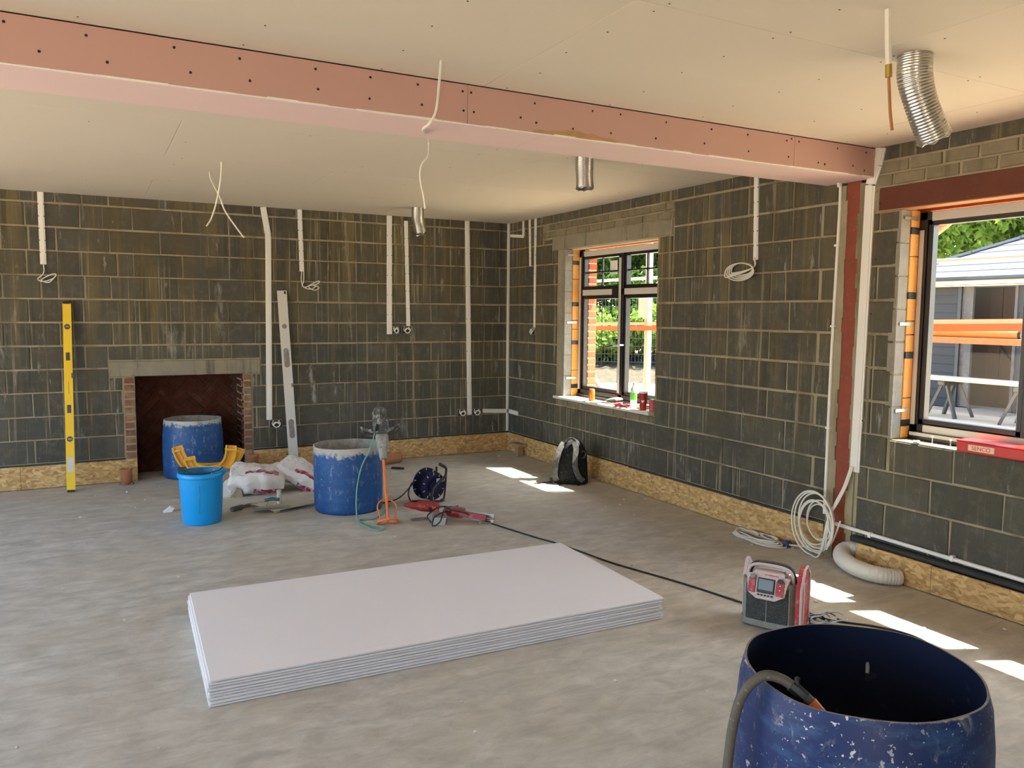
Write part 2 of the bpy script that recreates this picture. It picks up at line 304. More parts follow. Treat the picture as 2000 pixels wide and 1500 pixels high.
# ------------------------------------------------------------------ geometry helpers
def catmull(pts, n=6):
    P = [Vector(p) for p in pts]
    if len(P) < 3: return P
    Q = [P[0] * 2 - P[1]] + P + [P[-1] * 2 - P[-2]]; out = []
    for i in range(1, len(Q) - 2):
        a, b, c, d = Q[i - 1:i + 3]
        for k in range(n):
            t = k / n
            out.append(0.5 * ((2 * b) + (c - a) * t + (2 * a - 5 * b + 4 * c - d) * t * t + (3 * b - a - 3 * c + d) * t ** 3))
    out.append(P[-1]); return out
class MB:
    def __init__(s): s.v = []; s.f = []
    def add(s, vs, fs, mx=None):
        o = len(s.v); s.v += [tuple(mx @ Vector(v)) if mx is not None else tuple(v) for v in vs]
        s.f += [tuple(i + o for i in f) for f in fs]; return s
    def box(s, a, b, ch=0.0, mx=None):
        (x0, y0, z0), (x1, y1, z1) = [tuple(map(min, a, b)), tuple(map(max, a, b))]
        if ch <= 0:
            vs = [(x, y, z) for z in (z0, z1) for y in (y0, y1) for x in (x0, x1)]
            return s.add(vs, [(0, 2, 3, 1), (4, 5, 7, 6), (0, 1, 5, 4), (2, 6, 7, 3), (0, 4, 6, 2), (1, 3, 7, 5)], mx)
        c = min(ch, (x1 - x0) * .45, (y1 - y0) * .45, (z1 - z0) * .45); vs = []; ix = {}
        for i, x in enumerate((x0, x1)):
            for j, y in enumerate((y0, y1)):
                for k, z in enumerate((z0, z1)):
                    sx, sy, sz = (c if i == 0 else -c), (c if j == 0 else -c), (c if k == 0 else -c)
                    for ax, p in enumerate(((x, y + sy, z + sz), (x + sx, y, z + sz), (x + sx, y + sy, z))):
                        ix[i, j, k, ax] = len(vs); vs.append(p)
        g = lambda i, j, k, a: ix[i, j, k, a]; fs = []
        for i in (0, 1):
            q = [g(i, 0, 0, 0), g(i, 1, 0, 0), g(i, 1, 1, 0), g(i, 0, 1, 0)]; fs.append(q[::-1] if i == 0 else q)
            q = [g(0, i, 0, 1), g(1, i, 0, 1), g(1, i, 1, 1), g(0, i, 1, 1)]; fs.append(q if i == 0 else q[::-1])
            q = [g(0, 0, i, 2), g(1, 0, i, 2), g(1, 1, i, 2), g(0, 1, i, 2)]; fs.append(q[::-1] if i == 0 else q)
        for j in (0, 1):
            for k in (0, 1):
                fs.append([g(0, j, k, 1), g(1, j, k, 1), g(1, j, k, 2), g(0, j, k, 2)])
                fs.append([g(j, 0, k, 0), g(j, 1, k, 0), g(j, 1, k, 2), g(j, 0, k, 2)])
                fs.append([g(j, k, 0, 0), g(j, k, 1, 0), g(j, k, 1, 1), g(j, k, 0, 1)])
                for i in (0, 1): fs.append([g(i, j, k, 0), g(i, j, k, 1), g(i, j, k, 2)])
        return s.add(vs, fs, mx)
    def bar(s, p, q, w, h=None, up=(0, 0, 1)):
        """rectangular bar from p to q, w across, h along up"""
        p, q = Vector(p), Vector(q); h = h or w; d = (q - p).normalized(); u = Vector(up)
        r = d.cross(u)
        if r.length < 1e-4: r = d.cross(Vector((1, 0, 0)))
        r.normalize(); u = r.cross(d); vs = []
        for c in (p, q):
            for a, b in ((-1, -1), (1, -1), (1, 1), (-1, 1)): vs.append(c + r * (a * w / 2) + u * (b * h / 2))
        return s.add(vs, [(3, 2, 1, 0), (4, 5, 6, 7), (0, 1, 5, 4), (1, 2, 6, 5), (2, 3, 7, 6), (3, 0, 4, 7)])
    def tube(s, pts, r, n=8, smooth=0, caps=True, flat=None):
        P = catmull(pts, smooth) if smooth else [Vector(p) for p in pts]
        rr = r if callable(r) else (lambda t: r); m = len(P); o = len(s.v)
        T = [(P[min(i + 1, m - 1)] - P[max(i - 1, 0)]).normalized() for i in range(m)]
        u = T[0].cross(Vector((0, 0, 1)))
        if u.length < 0.05: u = T[0].cross(Vector((1, 0, 0)))
        u.normalize()
        for i in range(m):
            u = (u - T[i] * u.dot(T[i])).normalized(); w = T[i].cross(u); a = rr(i / (m - 1))
            for k in range(n):
                th = 2 * math.pi * k / n
                s.v.append(tuple(P[i] + u * (a * math.cos(th)) + w * (a * (flat or 1) * math.sin(th))))
        for i in range(m - 1):
            for k in range(n):
                a, b = o + i * n + k, o + i * n + (k + 1) % n
                s.f.append((a, b, b + n, a + n))
        if caps:
            s.f.append(tuple(o + k for k in range(n))[::-1]); s.f.append(tuple(o + (m - 1) * n + k for k in range(n)))
        return s
    def cyl(s, p, q, r, n=16, r2=None, caps=True):
        return s.tube([p, q], (lambda t: r + ((r if r2 is None else r2) - r) * t), n, 0, caps)
    def lathe(s, prof, n=40, c=(0, 0, 0), wob=None, mx=None):
        """profile [(r, z)...] turned about the z axis at c; wob(theta, i) -> (dr, dz)"""
        vs = []; m = len(prof)
        for i, (r, z) in enumerate(prof):
            for k in range(n):
                th = 2 * math.pi * k / n; dr, dz = wob(th, i) if wob else (0, 0)
                vs.append((c[0] + (r + dr) * math.cos(th), c[1] + (r + dr) * math.sin(th), c[2] + z + dz))
        fs = [(i * n + k, i * n + (k + 1) % n, (i + 1) * n + (k + 1) % n, (i + 1) * n + k) for i in range(m - 1) for k in range(n)]
        if prof[0][0] > 1e-4: fs.append(tuple(range(n))[::-1])
        if prof[-1][0] > 1e-4: fs.append(tuple((m - 1) * n + k for k in range(n)))
        return s.add(vs, fs, mx)
    def prism(s, poly, a, b, ax='y', mx=None):
        """polygon in the two other axes, pulled along ax from a to b"""
        def P(u, v, t): return {'x': (t, u, v), 'y': (u, t, v), 'z': (u, v, t)}[ax]
        n = len(poly); vs = [P(u, v, a) for u, v in poly] + [P(u, v, b) for u, v in poly]
        return s.add(vs, [tuple(range(n))[::-1], tuple(range(n, 2 * n))] + [(i, (i + 1) % n, n + (i + 1) % n, n + i) for i in range(n)], mx)
    def mesh(s, name, m, smooth=False):
        me = bpy.data.meshes.new(name); me.from_pydata(s.v, [], s.f)
        me.materials.append(MT[m] if isinstance(m, str) else m)
        bm = __import__('bmesh').new(); bm.from_mesh(me); __import__('bmesh').ops.recalc_face_normals(bm, faces=bm.faces); bm.to_mesh(me); bm.free()
        if smooth:
            me.polygons.foreach_set('use_smooth', [True] * len(me.polygons))
            if smooth != 'all': me.set_sharp_from_angle(angle=R(40))
        return me
    def part(s, name, m, parent, smooth=False, label=None):
        o = bpy.data.objects.new(name, s.mesh(name, m, smooth)); COL.objects.link(o); o.parent = parent
        if label: o['label'] = label
        return o
    def top(s, name, m, label=None, cat=None, group=None, kind=None, smooth=False):
        """a top-level object of one mesh; its origin goes to the middle of its base"""
        a = np.array(s.v); c = Vector(((a[:, 0].min() + a[:, 0].max()) / 2, (a[:, 1].min() + a[:, 1].max()) / 2, a[:, 2].min()))
        s.v = [tuple(Vector(v) - c) for v in s.v]
        o = bpy.data.objects.new(name, s.mesh(name, m, smooth)); COL.objects.link(o); o.location = c
        tag(o, label, cat, group, kind); return o
def tag(o, label=None, cat=None, group=None, kind=None):
    for k, v in (('label', label), ('category', cat), ('group', group), ('kind', kind)):
        if v: o[k] = v
    return o
def thing(name, label, cat, loc=(0, 0, 0), rz=0.0, group=None, rot=None):
    o = bpy.data.objects.new(name, None); COL.objects.link(o); o.location = loc; o.empty_display_size = 0.1
    o.rotation_euler = rot or (0, 0, rz); return tag(o, label, cat, group)
def struct(name, loc=(0, 0, 0)):
    o = bpy.data.objects.new(name, None); COL.objects.link(o); o.location = loc; o['kind'] = 'structure'; return o
def subtract(rects, hole):
    out = []; u0, v0, u1, v1 = hole
    for a, b, c, d in rects:
        if c <= u0 or a >= u1 or d <= v0 or b >= v1: out.append((a, b, c, d)); continue
        if a < u0: out.append((a, b, u0, d))
        if c > u1: out.append((u1, b, c, d))
        m0, m1 = max(a, u0), min(c, u1)
        if b < v0: out.append((m0, b, m1, v0))
        if d > v1: out.append((m0, v1, m1, d))
    return out
def holes(rect, hs):
    r = [rect]
    for h in hs: r = subtract(r, h)
    return r
_bc = {}
def unit_mesh(w, h, dep, mat, ch, jit):
    """a laid block or brick: front face towards -y, its arrises worn unevenly; a few shared meshes per size"""
    key = (round(w, 2), round(h, 2), round(dep, 2), mat, rnd.randrange(4))
    if key in _bc: return _bc[key]
    j = lambda a: rnd.uniform(-a, a)
    cs = [(-w / 2, -h / 2), (w / 2, -h / 2), (w / 2, h / 2), (-w / 2, h / 2)]
    inn = [(x - math.copysign(ch + j(ch * .6), x), 0.0 + j(0.001), z - math.copysign(ch + j(ch * .6), z)) for x, z in cs]
    outr = [(x - math.copysign(abs(j(jit)), x), ch * 0.8, z - math.copysign(abs(j(jit)), z)) for x, z in cs]
    back = [(x, dep, z) for x, z in cs]
    b = MB(); b.v = inn + outr + back
    b.f = [(0, 1, 2, 3)] + [(i, i + 4, (i + 1) % 4 + 4, (i + 1) % 4) for i in range(4)] + [(i + 4, i + 8, (i + 1) % 4 + 8, (i + 1) % 4 + 4) for i in range(4)]
    _bc[key] = b.mesh(mat, mat); return _bc[key]
def lay(parent, name, mat, rect, face, axis, ch=0.006, dep=0.03, proud=0.003, jit=0.005, gap=0.005):
    """one block/brick part filling rect less its half joints; axis 'b': back wall (u = x); 'r': right wall (u = y)"""
    a, b, c, d = rect; a += gap; b += gap; c -= gap; d -= gap
    if c - a < 0.02 or d - b < 0.02: return
    o = bpy.data.objects.new(name, unit_mesh(c - a, d - b, dep, mat, ch, jit)); COL.objects.link(o); o.parent = parent
    sc = (round(c - a, 2), round(d - b, 2)); o.scale = ((c - a) / sc[0] if sc[0] else 1, 1, (d - b) / sc[1] if sc[1] else 1)
    off = rnd.uniform(-proud, proud * .4)
    u, z = (a + c) / 2, (b + d) / 2
    if axis == 'b': o.location = (u, face + off, z)
    elif axis == 'r': o.location = (face + off, u, z); o.rotation_euler = (0, 0, R(-90))
    elif axis == 'i': o.location = (face - off, u, z); o.rotation_euler = (0, 0, R(90))
    return o

# ------------------------------------------------------------------ the room
XL, YF = -3.2, -2.4
f = MB(); f.box((XL - .3, YF - .3, -0.12), (W + 0.02, D + 0.5, 0.0)); f.top('floor', 'floor', kind='structure')
# ceiling: boards with tight joints
cl = struct('ceiling', (0, 0, H))
def cboard(x0, y0, x1, y1):
    MB().box((x0 + .0012, y0 + .0012, 0), (x1 - .0012, y1 - .0012, 0.0125), 0.0015).part('ceiling_board', 'white_board', cl)
rows = [(-2.4, -0.05, [XL, -0.8, 1.6, W + .3]), (-0.05, 1.15, [XL, -1.86, 0.54, 2.94, W + .3]), (1.15, 2.352, [XL, -1.86, 0.54, 2.94, W + .3]), (2.352, 3.584, [XL, -0.66, 1.74, 4.14, W + .3]),
        (3.97, 5.07, [XL, -0.66, 1.736, 4.136, W + .3]), (5.07, 6.25, [XL, -1.88, 0.52, 2.925, W + .3]), (6.25, 7.45, [XL, -0.66, 1.736, 4.136, W + .3]), (7.45, D + .3, [XL, -1.88, 0.52, 2.925, W + .3])]
for y0, y1, xs in rows:
    for a, b in zip(xs[:-1], xs[1:]): cboard(a, y0, b, y1)
MB().box((XL, YF, 0.013), (W + .35, D + .4, 0.12)).part('ceiling_backing', 'roof', cl)
sc = MB()
for y0, y1, xs in rows:
    for yy in np.arange(y0 + 0.03, y1, 0.29):
        for xx in np.arange(-1.2, W, 0.61):
            x, y = xx + rnd.uniform(-.03, .03), yy + rnd.uniform(-.03, .03)
            if x > -1 and (y < 3.58 or rnd.random() < 0.3): sc.cyl((x, y, -0.0012), (x, y, 0.002), 0.0042, 6)
o = sc.part('ceiling_screws', 'screw', cl); o['kind'] = 'stuff'

# pink boarded beam
bm_ = struct('beam', (0, 0, 0))
BY0, BY1, BZ = 3.584, 3.97, 2.622
for a, b in ((XL, 1.655), (1.657, 3.868), (3.870, W + .002)):
    MB().box((a, BY0, BZ + .004), (b, BY0 + .0125, H - .004), 0.001).part('face_board', 'pink', bm_)
for a, b in ((XL, 2.1), (2.102, W + .002)):
    MB().box((a, BY0 + .006, BZ), (b, BY1, BZ + .0125), 0.001).part('soffit_board', 'pink_lit', bm_)
MB().box((XL, BY1 - .0125, BZ + .0125), (W + .002, BY1, H)).part('back_board', 'pink', bm_)
eb = MB()
for i in range(60):
    x = XL + i * (W - XL) / 60; eb.box((x, BY0 - .0008, BZ - .001), (x + (W - XL) / 60 + .001, BY0 + .007 + rnd.uniform(-.003, .004), BZ + .0055 + rnd.uniform(-.002, .003)))
eb.part('cut_board_edge', 'gyp', bm_)
for x, z in [(-.24, 2.775), (-.13, 2.685), (.03, 2.77), (.10, 2.68), (.345, 2.775), (.405, 2.685), (.60, 2.77), (.64, 2.685), (.92, 2.775), (.93, 2.69), (1.17, 2.775), (1.165, 2.68), (1.40, 2.775), (1.42, 2.685), (1.63, 2.775), (1.675, 2.775), (1.635, 2.685), (1.69, 2.685),
             (2.03, 2.77), (1.95, 2.69), (2.04, 2.675), (2.38, 2.775), (2.56, 2.78), (2.26, 2.67), (2.50, 2.675), (2.87, 2.775), (2.80, 2.68), (3.20, 2.775), (3.15, 2.69), (3.48, 2.775), (3.49, 2.68), (3.80, 2.775), (3.82, 2.68), (3.84, 2.79), (3.905, 2.78), (4.08, 2.67), (4.14, 2.665), (4.25, 2.775), (4.40, 2.68), (4.52, 2.775), (4.51, 2.66)]:
    MB().cyl((x, BY0 - .0015, z), (x, BY0 + .004, z), 0.0058, 8).part('screw', 'screw', bm_)
tp = MB(); top_ = []; n = 14
for i in range(n + 1):
    x = 2.02 + 0.57 * i / n; top_.append((x, BZ + .004 + (0.030 + rnd.uniform(-.007, .008)) * math.sin(math.pi * min(1, (i + .5) / n * 1.0)) ** .6))
tp.prism([(2.02, BZ + .004), (2.59, BZ + .004)] + top_[::-1], BY0 - .0006, BY0 + .001, 'y'); tp.part('torn_paper_patch', 'torn', bm_, label='torn brown paper patch')

# back wall
FX0, FX1, FZ = 0.387, 1.43, 1.057
wb = struct('wall_back', (0, 0, 0))
mb = MB()
for a, b, c, d in holes((XL - .1, 0, W + .12, H + .05), [(FX0, 0, FX1, FZ + .07)]): mb.box((a, D + .007, b), (c, D + .11, d))
mb.part('mortar_bed', 'mortar', wb)
excl = [(.158, 1.05, 1.610, 1.213), (.279, 0, 1.518, 1.06)]
for k in range(0, 12):
    z0, z1 = Z0 + .225 * k, min(Z0 + .225 * (k + 1), H + .02)
    off = -0.041 if k % 2 == 0 else 0.207
    for n in range(-8, 12):
        u0, u1 = off + .452 * n, off + .452 * (n + 1)
        if u1 < XL or u0 > W: continue
        rs = [(u0, z0, min(u1, W + .004), z1)]
        if rnd.random() < .10 and u1 < W: m = u0 + rnd.choice((.14, .226, .31)); rs = [(u0, z0, m, z1), (m, z0, min(u1, W), z1)]
        for r in rs:
            for q in holes(r, excl): lay(wb, 'block', 'block', q, D, 'b')
# fireplace: lintel, brick jambs, sooty herringbone back with recess shade in its colour
fp = struct('fireplace', (0, 0, 0))
lb = MB(); lb.box((.164, D - .012, FZ), (1.604, D + .1, 1.208), 0.006); lb.part('lintel', 'lintel', fp)
for i in range(11):
    z = 0.225 + i * .0755; lay(fp, 'brick', 'brick', (.283, z, .389, z + .0755), D - .004, 'b', .004, .06, .004)
    lay(fp, 'brick', 'brick', (1.428, z, 1.515, z + .0755), D - .004, 'b', .004, .06, .004)
MB().box((.288, D, .0), (FX0, D + .45, FZ + .1)).part('jamb_mortar', 'mortar', fp)
MB().box((FX1, D + .002, .0), (1.51, D + .45, FZ + .1)).part('jamb_mortar', 'mortar', fp)
for i in range(14):                          # inner faces of the jambs
    z = i * .0755
    for j in range(4):
        y = D + .004 + j * .113 - (0.056 if i % 2 else 0)
        lay(fp, 'brick', 'brick' if j < 1 else 'soot', (max(y, D + .004), z, min(y + .113, D + .44), z + .0755), FX1 - .004, 'r', .004, .03, .003)
        if j < 3: lay(fp, 'brick', 'soot', (max(y, D + .004), z, min(y + .113, D + .44), z + .0755), FX0 + .004, 'i', .004, .03, .003)
MB().box((FX0 - .05, D + .44, 0), (FX1 + .05, D + .5, FZ + .6)).part('back_mortar', 'sootmortar_shade', fp)
MB().box((FX0 - .05, D + .10, FZ + .55), (FX1 + .05, D + .5, FZ + .6)).part('flue_throat', 'soot', fp)
def herring(x, z, a):
    o = bpy.data.objects.new('brick', unit_mesh(.206, .062, .02, 'soot', .005, .003)); COL.objects.link(o); o.parent = fp
    o.location = (x, D + .432 + rnd.uniform(-.004, .002), z); o.rotation_euler = (0, a, 0)
s2 = 0.07 * math.sqrt(2)
for r in range(-2, 13):
    for c in range(-1, 8):
        x = FX0 + c * s2 * 1.5 + .02; z = r * s2 + (c % 2) * s2 * .5
        if .02 < z < FZ + .1 and FX0 < x < FX1: herring(x, z, R(45) if c % 2 == 0 else R(-45))
# right wall
WO0, WO1, WZ0, WZ1 = 5.85, 7.455, 0.80, 2.42      # window 1 opening
XO0, XO1, XZ0, XZ1 = 1.05, 3.385, 0.905, 2.40     # window 2 opening
PO0, PO1 = 3.66, 3.845                            # steel post slot
wr = struct('wall_right', (0, 0, 0))
mb = MB()
for a, b, c, d in holes((YF, 0, D + .1, H + .05), [(WO0, WZ0, WO1, WZ1), (XO0, XZ0, XO1, XZ1), (PO0, 0, PO1, 2.62)]):
    mb.box((W + .007, a, b), (W + .10, c, d))
mb.part('mortar_bed', 'mortar', wr)
excl = [(WO0, WZ0 - .105, WO1 + .15, WZ1), (5.63, 2.42, 7.73, 2.56), (5.63, 2.55, 7.94, 2.718), (XO0, XZ0, XO1, XZ1),
        (3.618, -.1, 3.865, 2.62), (.6, 2.395, 3.62, 2.718)]
for k in range(-1, 12):
    z0, z1 = max(Z0 + .225 * k, 0.005), min(Z0 + .225 * (k + 1), H + .02)
    off = 4.275 if k % 2 == 0 else 4.01
    for n in range(-7, 11):
        u0, u1 = off + .4545 * n, off + .4545 * (n + 1)
        if u0 < 3.62: sh = .03 if k % 2 == 0 else -.02; u0 += sh; u1 += sh
        if u0 > D or u1 < 1.4: continue
        rs = [(u0, z0, min(u1, D + .004), z1)]
        if rnd.random() < .12 and u1 < D: m = u0 + rnd.choice((.14, .227, .31)); rs = [(u0, z0, m, z1), (m, z0, u1, z1)]
        for r in rs:
            for q in holes(r, excl): lay(wr, 'block', 'block', q, W, 'r')
def bricks(u0, u1, z0, z1, rows_, mat, L=.225):
    h = (z1 - z0) / rows_
    for i in range(rows_):
        u = u0 - (L / 2 if i % 2 else 0)
        while u < u1 - .02:
            lay(wr, 'brick', mat, (max(u, u0), z0 + i * h, min(u + L, u1), z0 + (i + 1) * h), W - .002, 'r', .006, .03, .004, .004, .005); u += L
bricks(5.63, 7.94, 2.562, 2.718, 2, 'cbrick'); bricks(1.2, 3.60, 2.556, 2.718, 2, 'cbrick')
bricks(5.85, 7.60, .695, .77, 1, 'cbrick', .215)
MB().box((W - .006, 5.64, 2.424), (W + .1, 7.725, 2.558), 0.004).part('lintel', 'lintel', wr)
MB().box((W - .004, .6, 2.402), (W + .09, 3.545, 2.549), 0.003).part('steel_lintel', 'steel', wr, label='red oxide steel lintel')
MB().box((W - .006, .6, 2.396), (W + .11, 3.545, 2.403)).part('steel_flange', 'rail_or', wr)
MB().box((W - .008, 3.55, 2.405), (W + .05, 3.61, 2.545), 0.02).part('mortar_pad', 'mortar', wr)
# steel post let into the wall, mortar either side
MB().box((W - .002, 3.685, 0), (W + .05, 3.80, 2.62), 0.003).part('steel_post', 'post', wr, label='rusty red steel post')
mm = MB()
for i in range(26):
    z = i * .1; j = rnd.uniform
    mm.box((W - .006 - j(0, .004), 3.80 - j(-.004, .014), z), (W + .04, 3.862, z + .101)); mm.box((W - .005 - j(0, .004), 3.64, z), (W + .04, 3.685 + j(-.006, .02), z + .101))
mm.part('mortar_fillet', 'mortar', wr)
# pale block edges inside the window reveals, cavity closer foam, straps
def reveal(y, z0, z1, n, name):
    e = (z1 - z0) / n
    for i in range(n): MB().box((W + .001, y - .007, z0 + i * e + .003), (W + .098, y + .05, z0 + (i + 1) * e - .004), 0.004).part('reveal_block', 'blockface', wr)
    cuts = [0, .18, .46, .52, .80, 1.0]
    for a, b in zip(cuts[:-1], cuts[1:]): MB().box((W + .10, y - .012, z0 + a * (z1 - z0) + .002), (W + .185, y + .06, z0 + b * (z1 - z0) - .002), 0.004).part('foam_closer', 'insul', wr)
    for t in (.07, .37, .63, .91):
        MB().box((W + .096, y - .018, z0 + t * (z1 - z0) - .022), (W + .178, y - .006, z0 + t * (z1 - z0) + .022), 0.003).part('black_pad', 'black', wr)
    for t in (.12, .5, .955):
        zz = z0 + t * (z1 - z0); MB().box((W + .03, y - .016, zz), (W + .16, y - .012, zz + .02)).part('metal_strap', 'galv', wr)
reveal(WO1, WZ0, WZ1, 7, 'a'); reveal(XO1, XZ0, XZ1, 7, 'b')
MB().box((W + .09, WO0, WZ1 - .006), (W + .18, WO1 + .05, WZ1 + .03)).part('head_board', 'fascia', wr)
MB().box((W + .09, XO0, XZ0 - .02), (W + .25, XO1, XZ0 - .002)).part('cavity_cover', 'blockface', wr)
# outer brick skin, brick reveal seen through the first window
ow = struct('wall_outside', (0, 0, 0)); mb = MB()
for a, b, c, d in holes((YF, -.1, D + 2.5, 2.72), [(WO0 + .03, WZ0 - .02, WO1 - .03, WZ1), (XO0 + .03, XZ0 - .02, XO1 - .03, XZ1)]):
    mb.box((W + .26, a, b), (W + .35, c, d))
mb.part('outer_leaf', 'outbrick', ow)
for i in range(22):
    z = WZ0 - .02 + i * .0743
    MB().box((W + .248, WO1 - .105 - (.004 if i % 2 else 0), z + .006), (W + .354, WO1 - .02, z + .0695), .004).part('brick', 'outbrick', ow)
MB().box((W + .25, WO1 - .099, WZ0 - .02), (W + .352, WO1 - .02, WZ1)).part('mortar_bed', 'sillw', ow)
MB().box((W + .10, YF, 0), (W + .26, XO0, 2.7)).part('cavity_fill', 'insul', ow)
for a, b, c, d in holes((YF, 0, D, 2.75), [(WO0 - .001, WZ0 - .05, WO1 + .06, WZ1 + .03), (XO0, XZ0 - .02, XO1 + .06, XZ1 + .02)]):
    MB().box((W + .19, a, b), (W + .25, c, d)).part('cavity_fill', 'insul', ow)
# walls out of view: left wall with a wide patio opening, wall behind the camera
def plainwall(name, rects, x=None, y=None):
    o = MB()
    for a, b, c, d in rects: o.box((x - .1, a, b), (x, c, d)) if x is not None else o.box((a, y - .1, b), (c, y, d))
    o.top(name, 'wall_plain', kind='structure')
plainwall('wall_left', holes((YF, 0, D + .1, H), [(1.2, 0, 8.2, 2.45)]), x=XL)
plainwall('wall_front', holes((XL, 0, W + .1, H), [(-2.4, 0, -.3, 2.2)]), y=YF)  # opening added out of view so the board stack's front gets light
# roof over the room with eaves; a gutter runs along the right-hand eaves
rf = struct('roof', (0, 0, 0))
MB().prism([(XL - .6, H + .12), (5.47, H + .03), (5.47, H + .13), (.7, 5.6), (XL - .6, H + .3)], YF - .5, D + 1.2, 'y').part('roof_slope', 'roof', rf)
MB().prism([(5.38, 2.78), (5.50, 2.78), (5.52, 2.92), (5.38, 2.92)], YF - .5, D + 1.2, 'y').part('gutter', 'gutter', rf)
MB().box((W + .34, YF, 2.74), (5.40, D + 1.2, 2.78)).part('soffit', 'fascia', rf)
# OSB upstands along the foot of the walls
def osb(name, segs, axis):
    o = struct(name)
    for a, b, z, off in segs:
        if axis == 'b': MB().box((a, D - .018 - off, 0.006), (b, D - off, z), .001).part('strand_board', 'osb', o)
        else: MB().box((W - .018 - off, a, 0.006), (W - off, b, z), .001).part('strand_board', 'osb', o)
osb('baseboard_back', [(-2.9, -.62, .226, 0), (-.618, .386, .224, 0), (1.52, 3.05, .226, 0), (3.052, 4.602, .228, 0)], 'b')
osb('baseboard_right', [(3.866, 6.2, .224, .002), (6.202, 8.726, .23, .002)], 'r')
osb('baseboard_right', [(1.3, 2.985, .178, .07), (2.987, 3.53, .182, .07)], 'r')
db = MB(); db.box((XL, D - .012, .228), (.28, D + .002, .240)); db.box((1.52, D - .012, .229), (W, D + .002, .241)); db.box((W - .012, 3.866, .230), (W + .002, D, .241))
db.top('trim_1', 'dpc', kind='structure')
db = MB(); db.box((W - .05, 1.2, .17), (W + .003, 3.62, .212), .01); db.top('trim_2', 'dpc', kind='structure')

# windows
def window(name, y0, y1, z0, z1, mull, sz, transom):
    w = struct(name); x0, x1 = W + .185, W + .245; fw = .052
    b = MB(); b.box((x0, y0, z0), (x1, y0 + fw, z1), .003); b.box((x0, y1 - fw, z0), (x1, y1, z1), .003)
    b.box((x0, y0, z0), (x1, y1, z0 + fw), .003); b.box((x0, y0, z1 - fw), (x1, y1, z1), .003)
    for m in mull: b.box((x0, m - .034, z0), (x1, m + .034, z1), .003)
    if transom: b.box((x0, y0, transom - .034), (x1, y1, transom + .034), .003)
    b.part('window_frame', 'frame', w)
    b = MB(); b.box((x0 - .02, y0, z0 - .05), (x1 + .06, y1, z0 + .002), .003); b.part('frame_cill', 'frame', w)
    ys = [y0 + fw] + sum([[m - .034, m + .034] for m in mull], []) + [y1 - fw]
    for i in range(0, len(ys), 2):
        a, c = ys[i], ys[i + 1]; zz = [(z0 + fw, z1 - fw)] if not transom else [(z0 + fw, transom - .034), (transom + .034, z1 - fw)]
        for j, (p, q) in enumerate(zz):
            s_ = MB(); t = .036
            for r in ((a, p, a + t, q), (c - t, p, c, q), (a, p, c, p + t), (a, q - t, c, q)): s_.box((x0 + .01, r[0] + .001, r[1] + .001), (x1 + .008, r[2] - .001, r[3] - .001), .004)
            sh = s_.part('sash', 'frame', w)
            MB().box((x0 + .034, a + t - .004, p + t - .004), (x0 + .038, c - t + .004, q - t + .004)).part('pane', 'glass', sh)
            if transom and j == 1:
                g = MB(); g.box((x0 + .026, (a + c) / 2 - .008, p + t), (x0 + .046, (a + c) / 2 + .008, q - t)); g.box((x0 + .026, a + t, (p + q) / 2 - .008), (x0 + .046, c - t, (p + q) / 2 + .008)); g.part('glazing_bar', 'frame', sh)
    return w, x0
w1, wx = window('window_1', WO0 + .012, WO1 - .012, .835, 2.395, [6.655], 0, 1.945)
tp = lambda w, a, b: MB().box(a, b, .0006).part('tape_strip', 'tape', w)
tp(w1, (wx - .0015, 5.87, 2.335), (wx + .001, 7.355, 2.393)); tp(w1, (wx - .0015, 6.82, 1.915), (wx + .001, 7.37, 1.975)); tp(w1, (wx - .0015, 5.92, 1.915), (wx + .001, 6.60, 1.975))
tp(w1, (wx - .0015, 6.66, .90), (wx + .001, 6.70, 2.29)); tp(w1, (wx - .0015, 7.41, .88), (wx + .001, 7.443, 2.33))
h = MB(); h.tube([(wx - .005, 6.60, 1.40), (wx - .045, 6.60, 1.40), (wx - .05, 6.61, 1.40), (wx - .05, 6.72, 1.395)], .009, 8, 3); h.part('window_handle', 'galv', w1, True, 'silver window handle')
h = MB(); h.tube([(wx + .002, 6.72, 1.39), (wx - .045, 6.72, 1.39), (wx - .05, 6.74, 1.388), (wx - .05, 6.84, 1.37)], .009, 8, 3); h.part('window_handle', 'black', w1, True, 'black window handle')
MB().box((wx + .030, 6.78, 2.13), (wx + .033, 6.90, 2.27)).part('glazing_sticker', 'paper', w1)
MB().box((wx + .030, 5.94, 1.66), (wx + .033, 6.07, 1.88)).part('glazing_sticker', 'paper', w1)
w2, wx = window('window_2', XO0 + .012, XO1 - .012, .955, 2.385, [2.63, 1.88], 0, None)
tp(w2, (wx - .0015, 1.1, 2.325), (wx + .001, 3.29, 2.383)); tp(w2, (wx - .0015, 3.34, 1.0), (wx + .001, 3.372, 2.27)); tp(w2, (wx - .0015, 1.1, .957), (wx + .001, 3.28, 1.004))
tp(w2, (wx - .022, 1.1, .93), (wx - .019, 3.36, .953))
MB().box((W - .05, 5.875, .772), (W + .19, 7.60, .803), .008).top('window_1_sill', 'sillw', kind='structure')
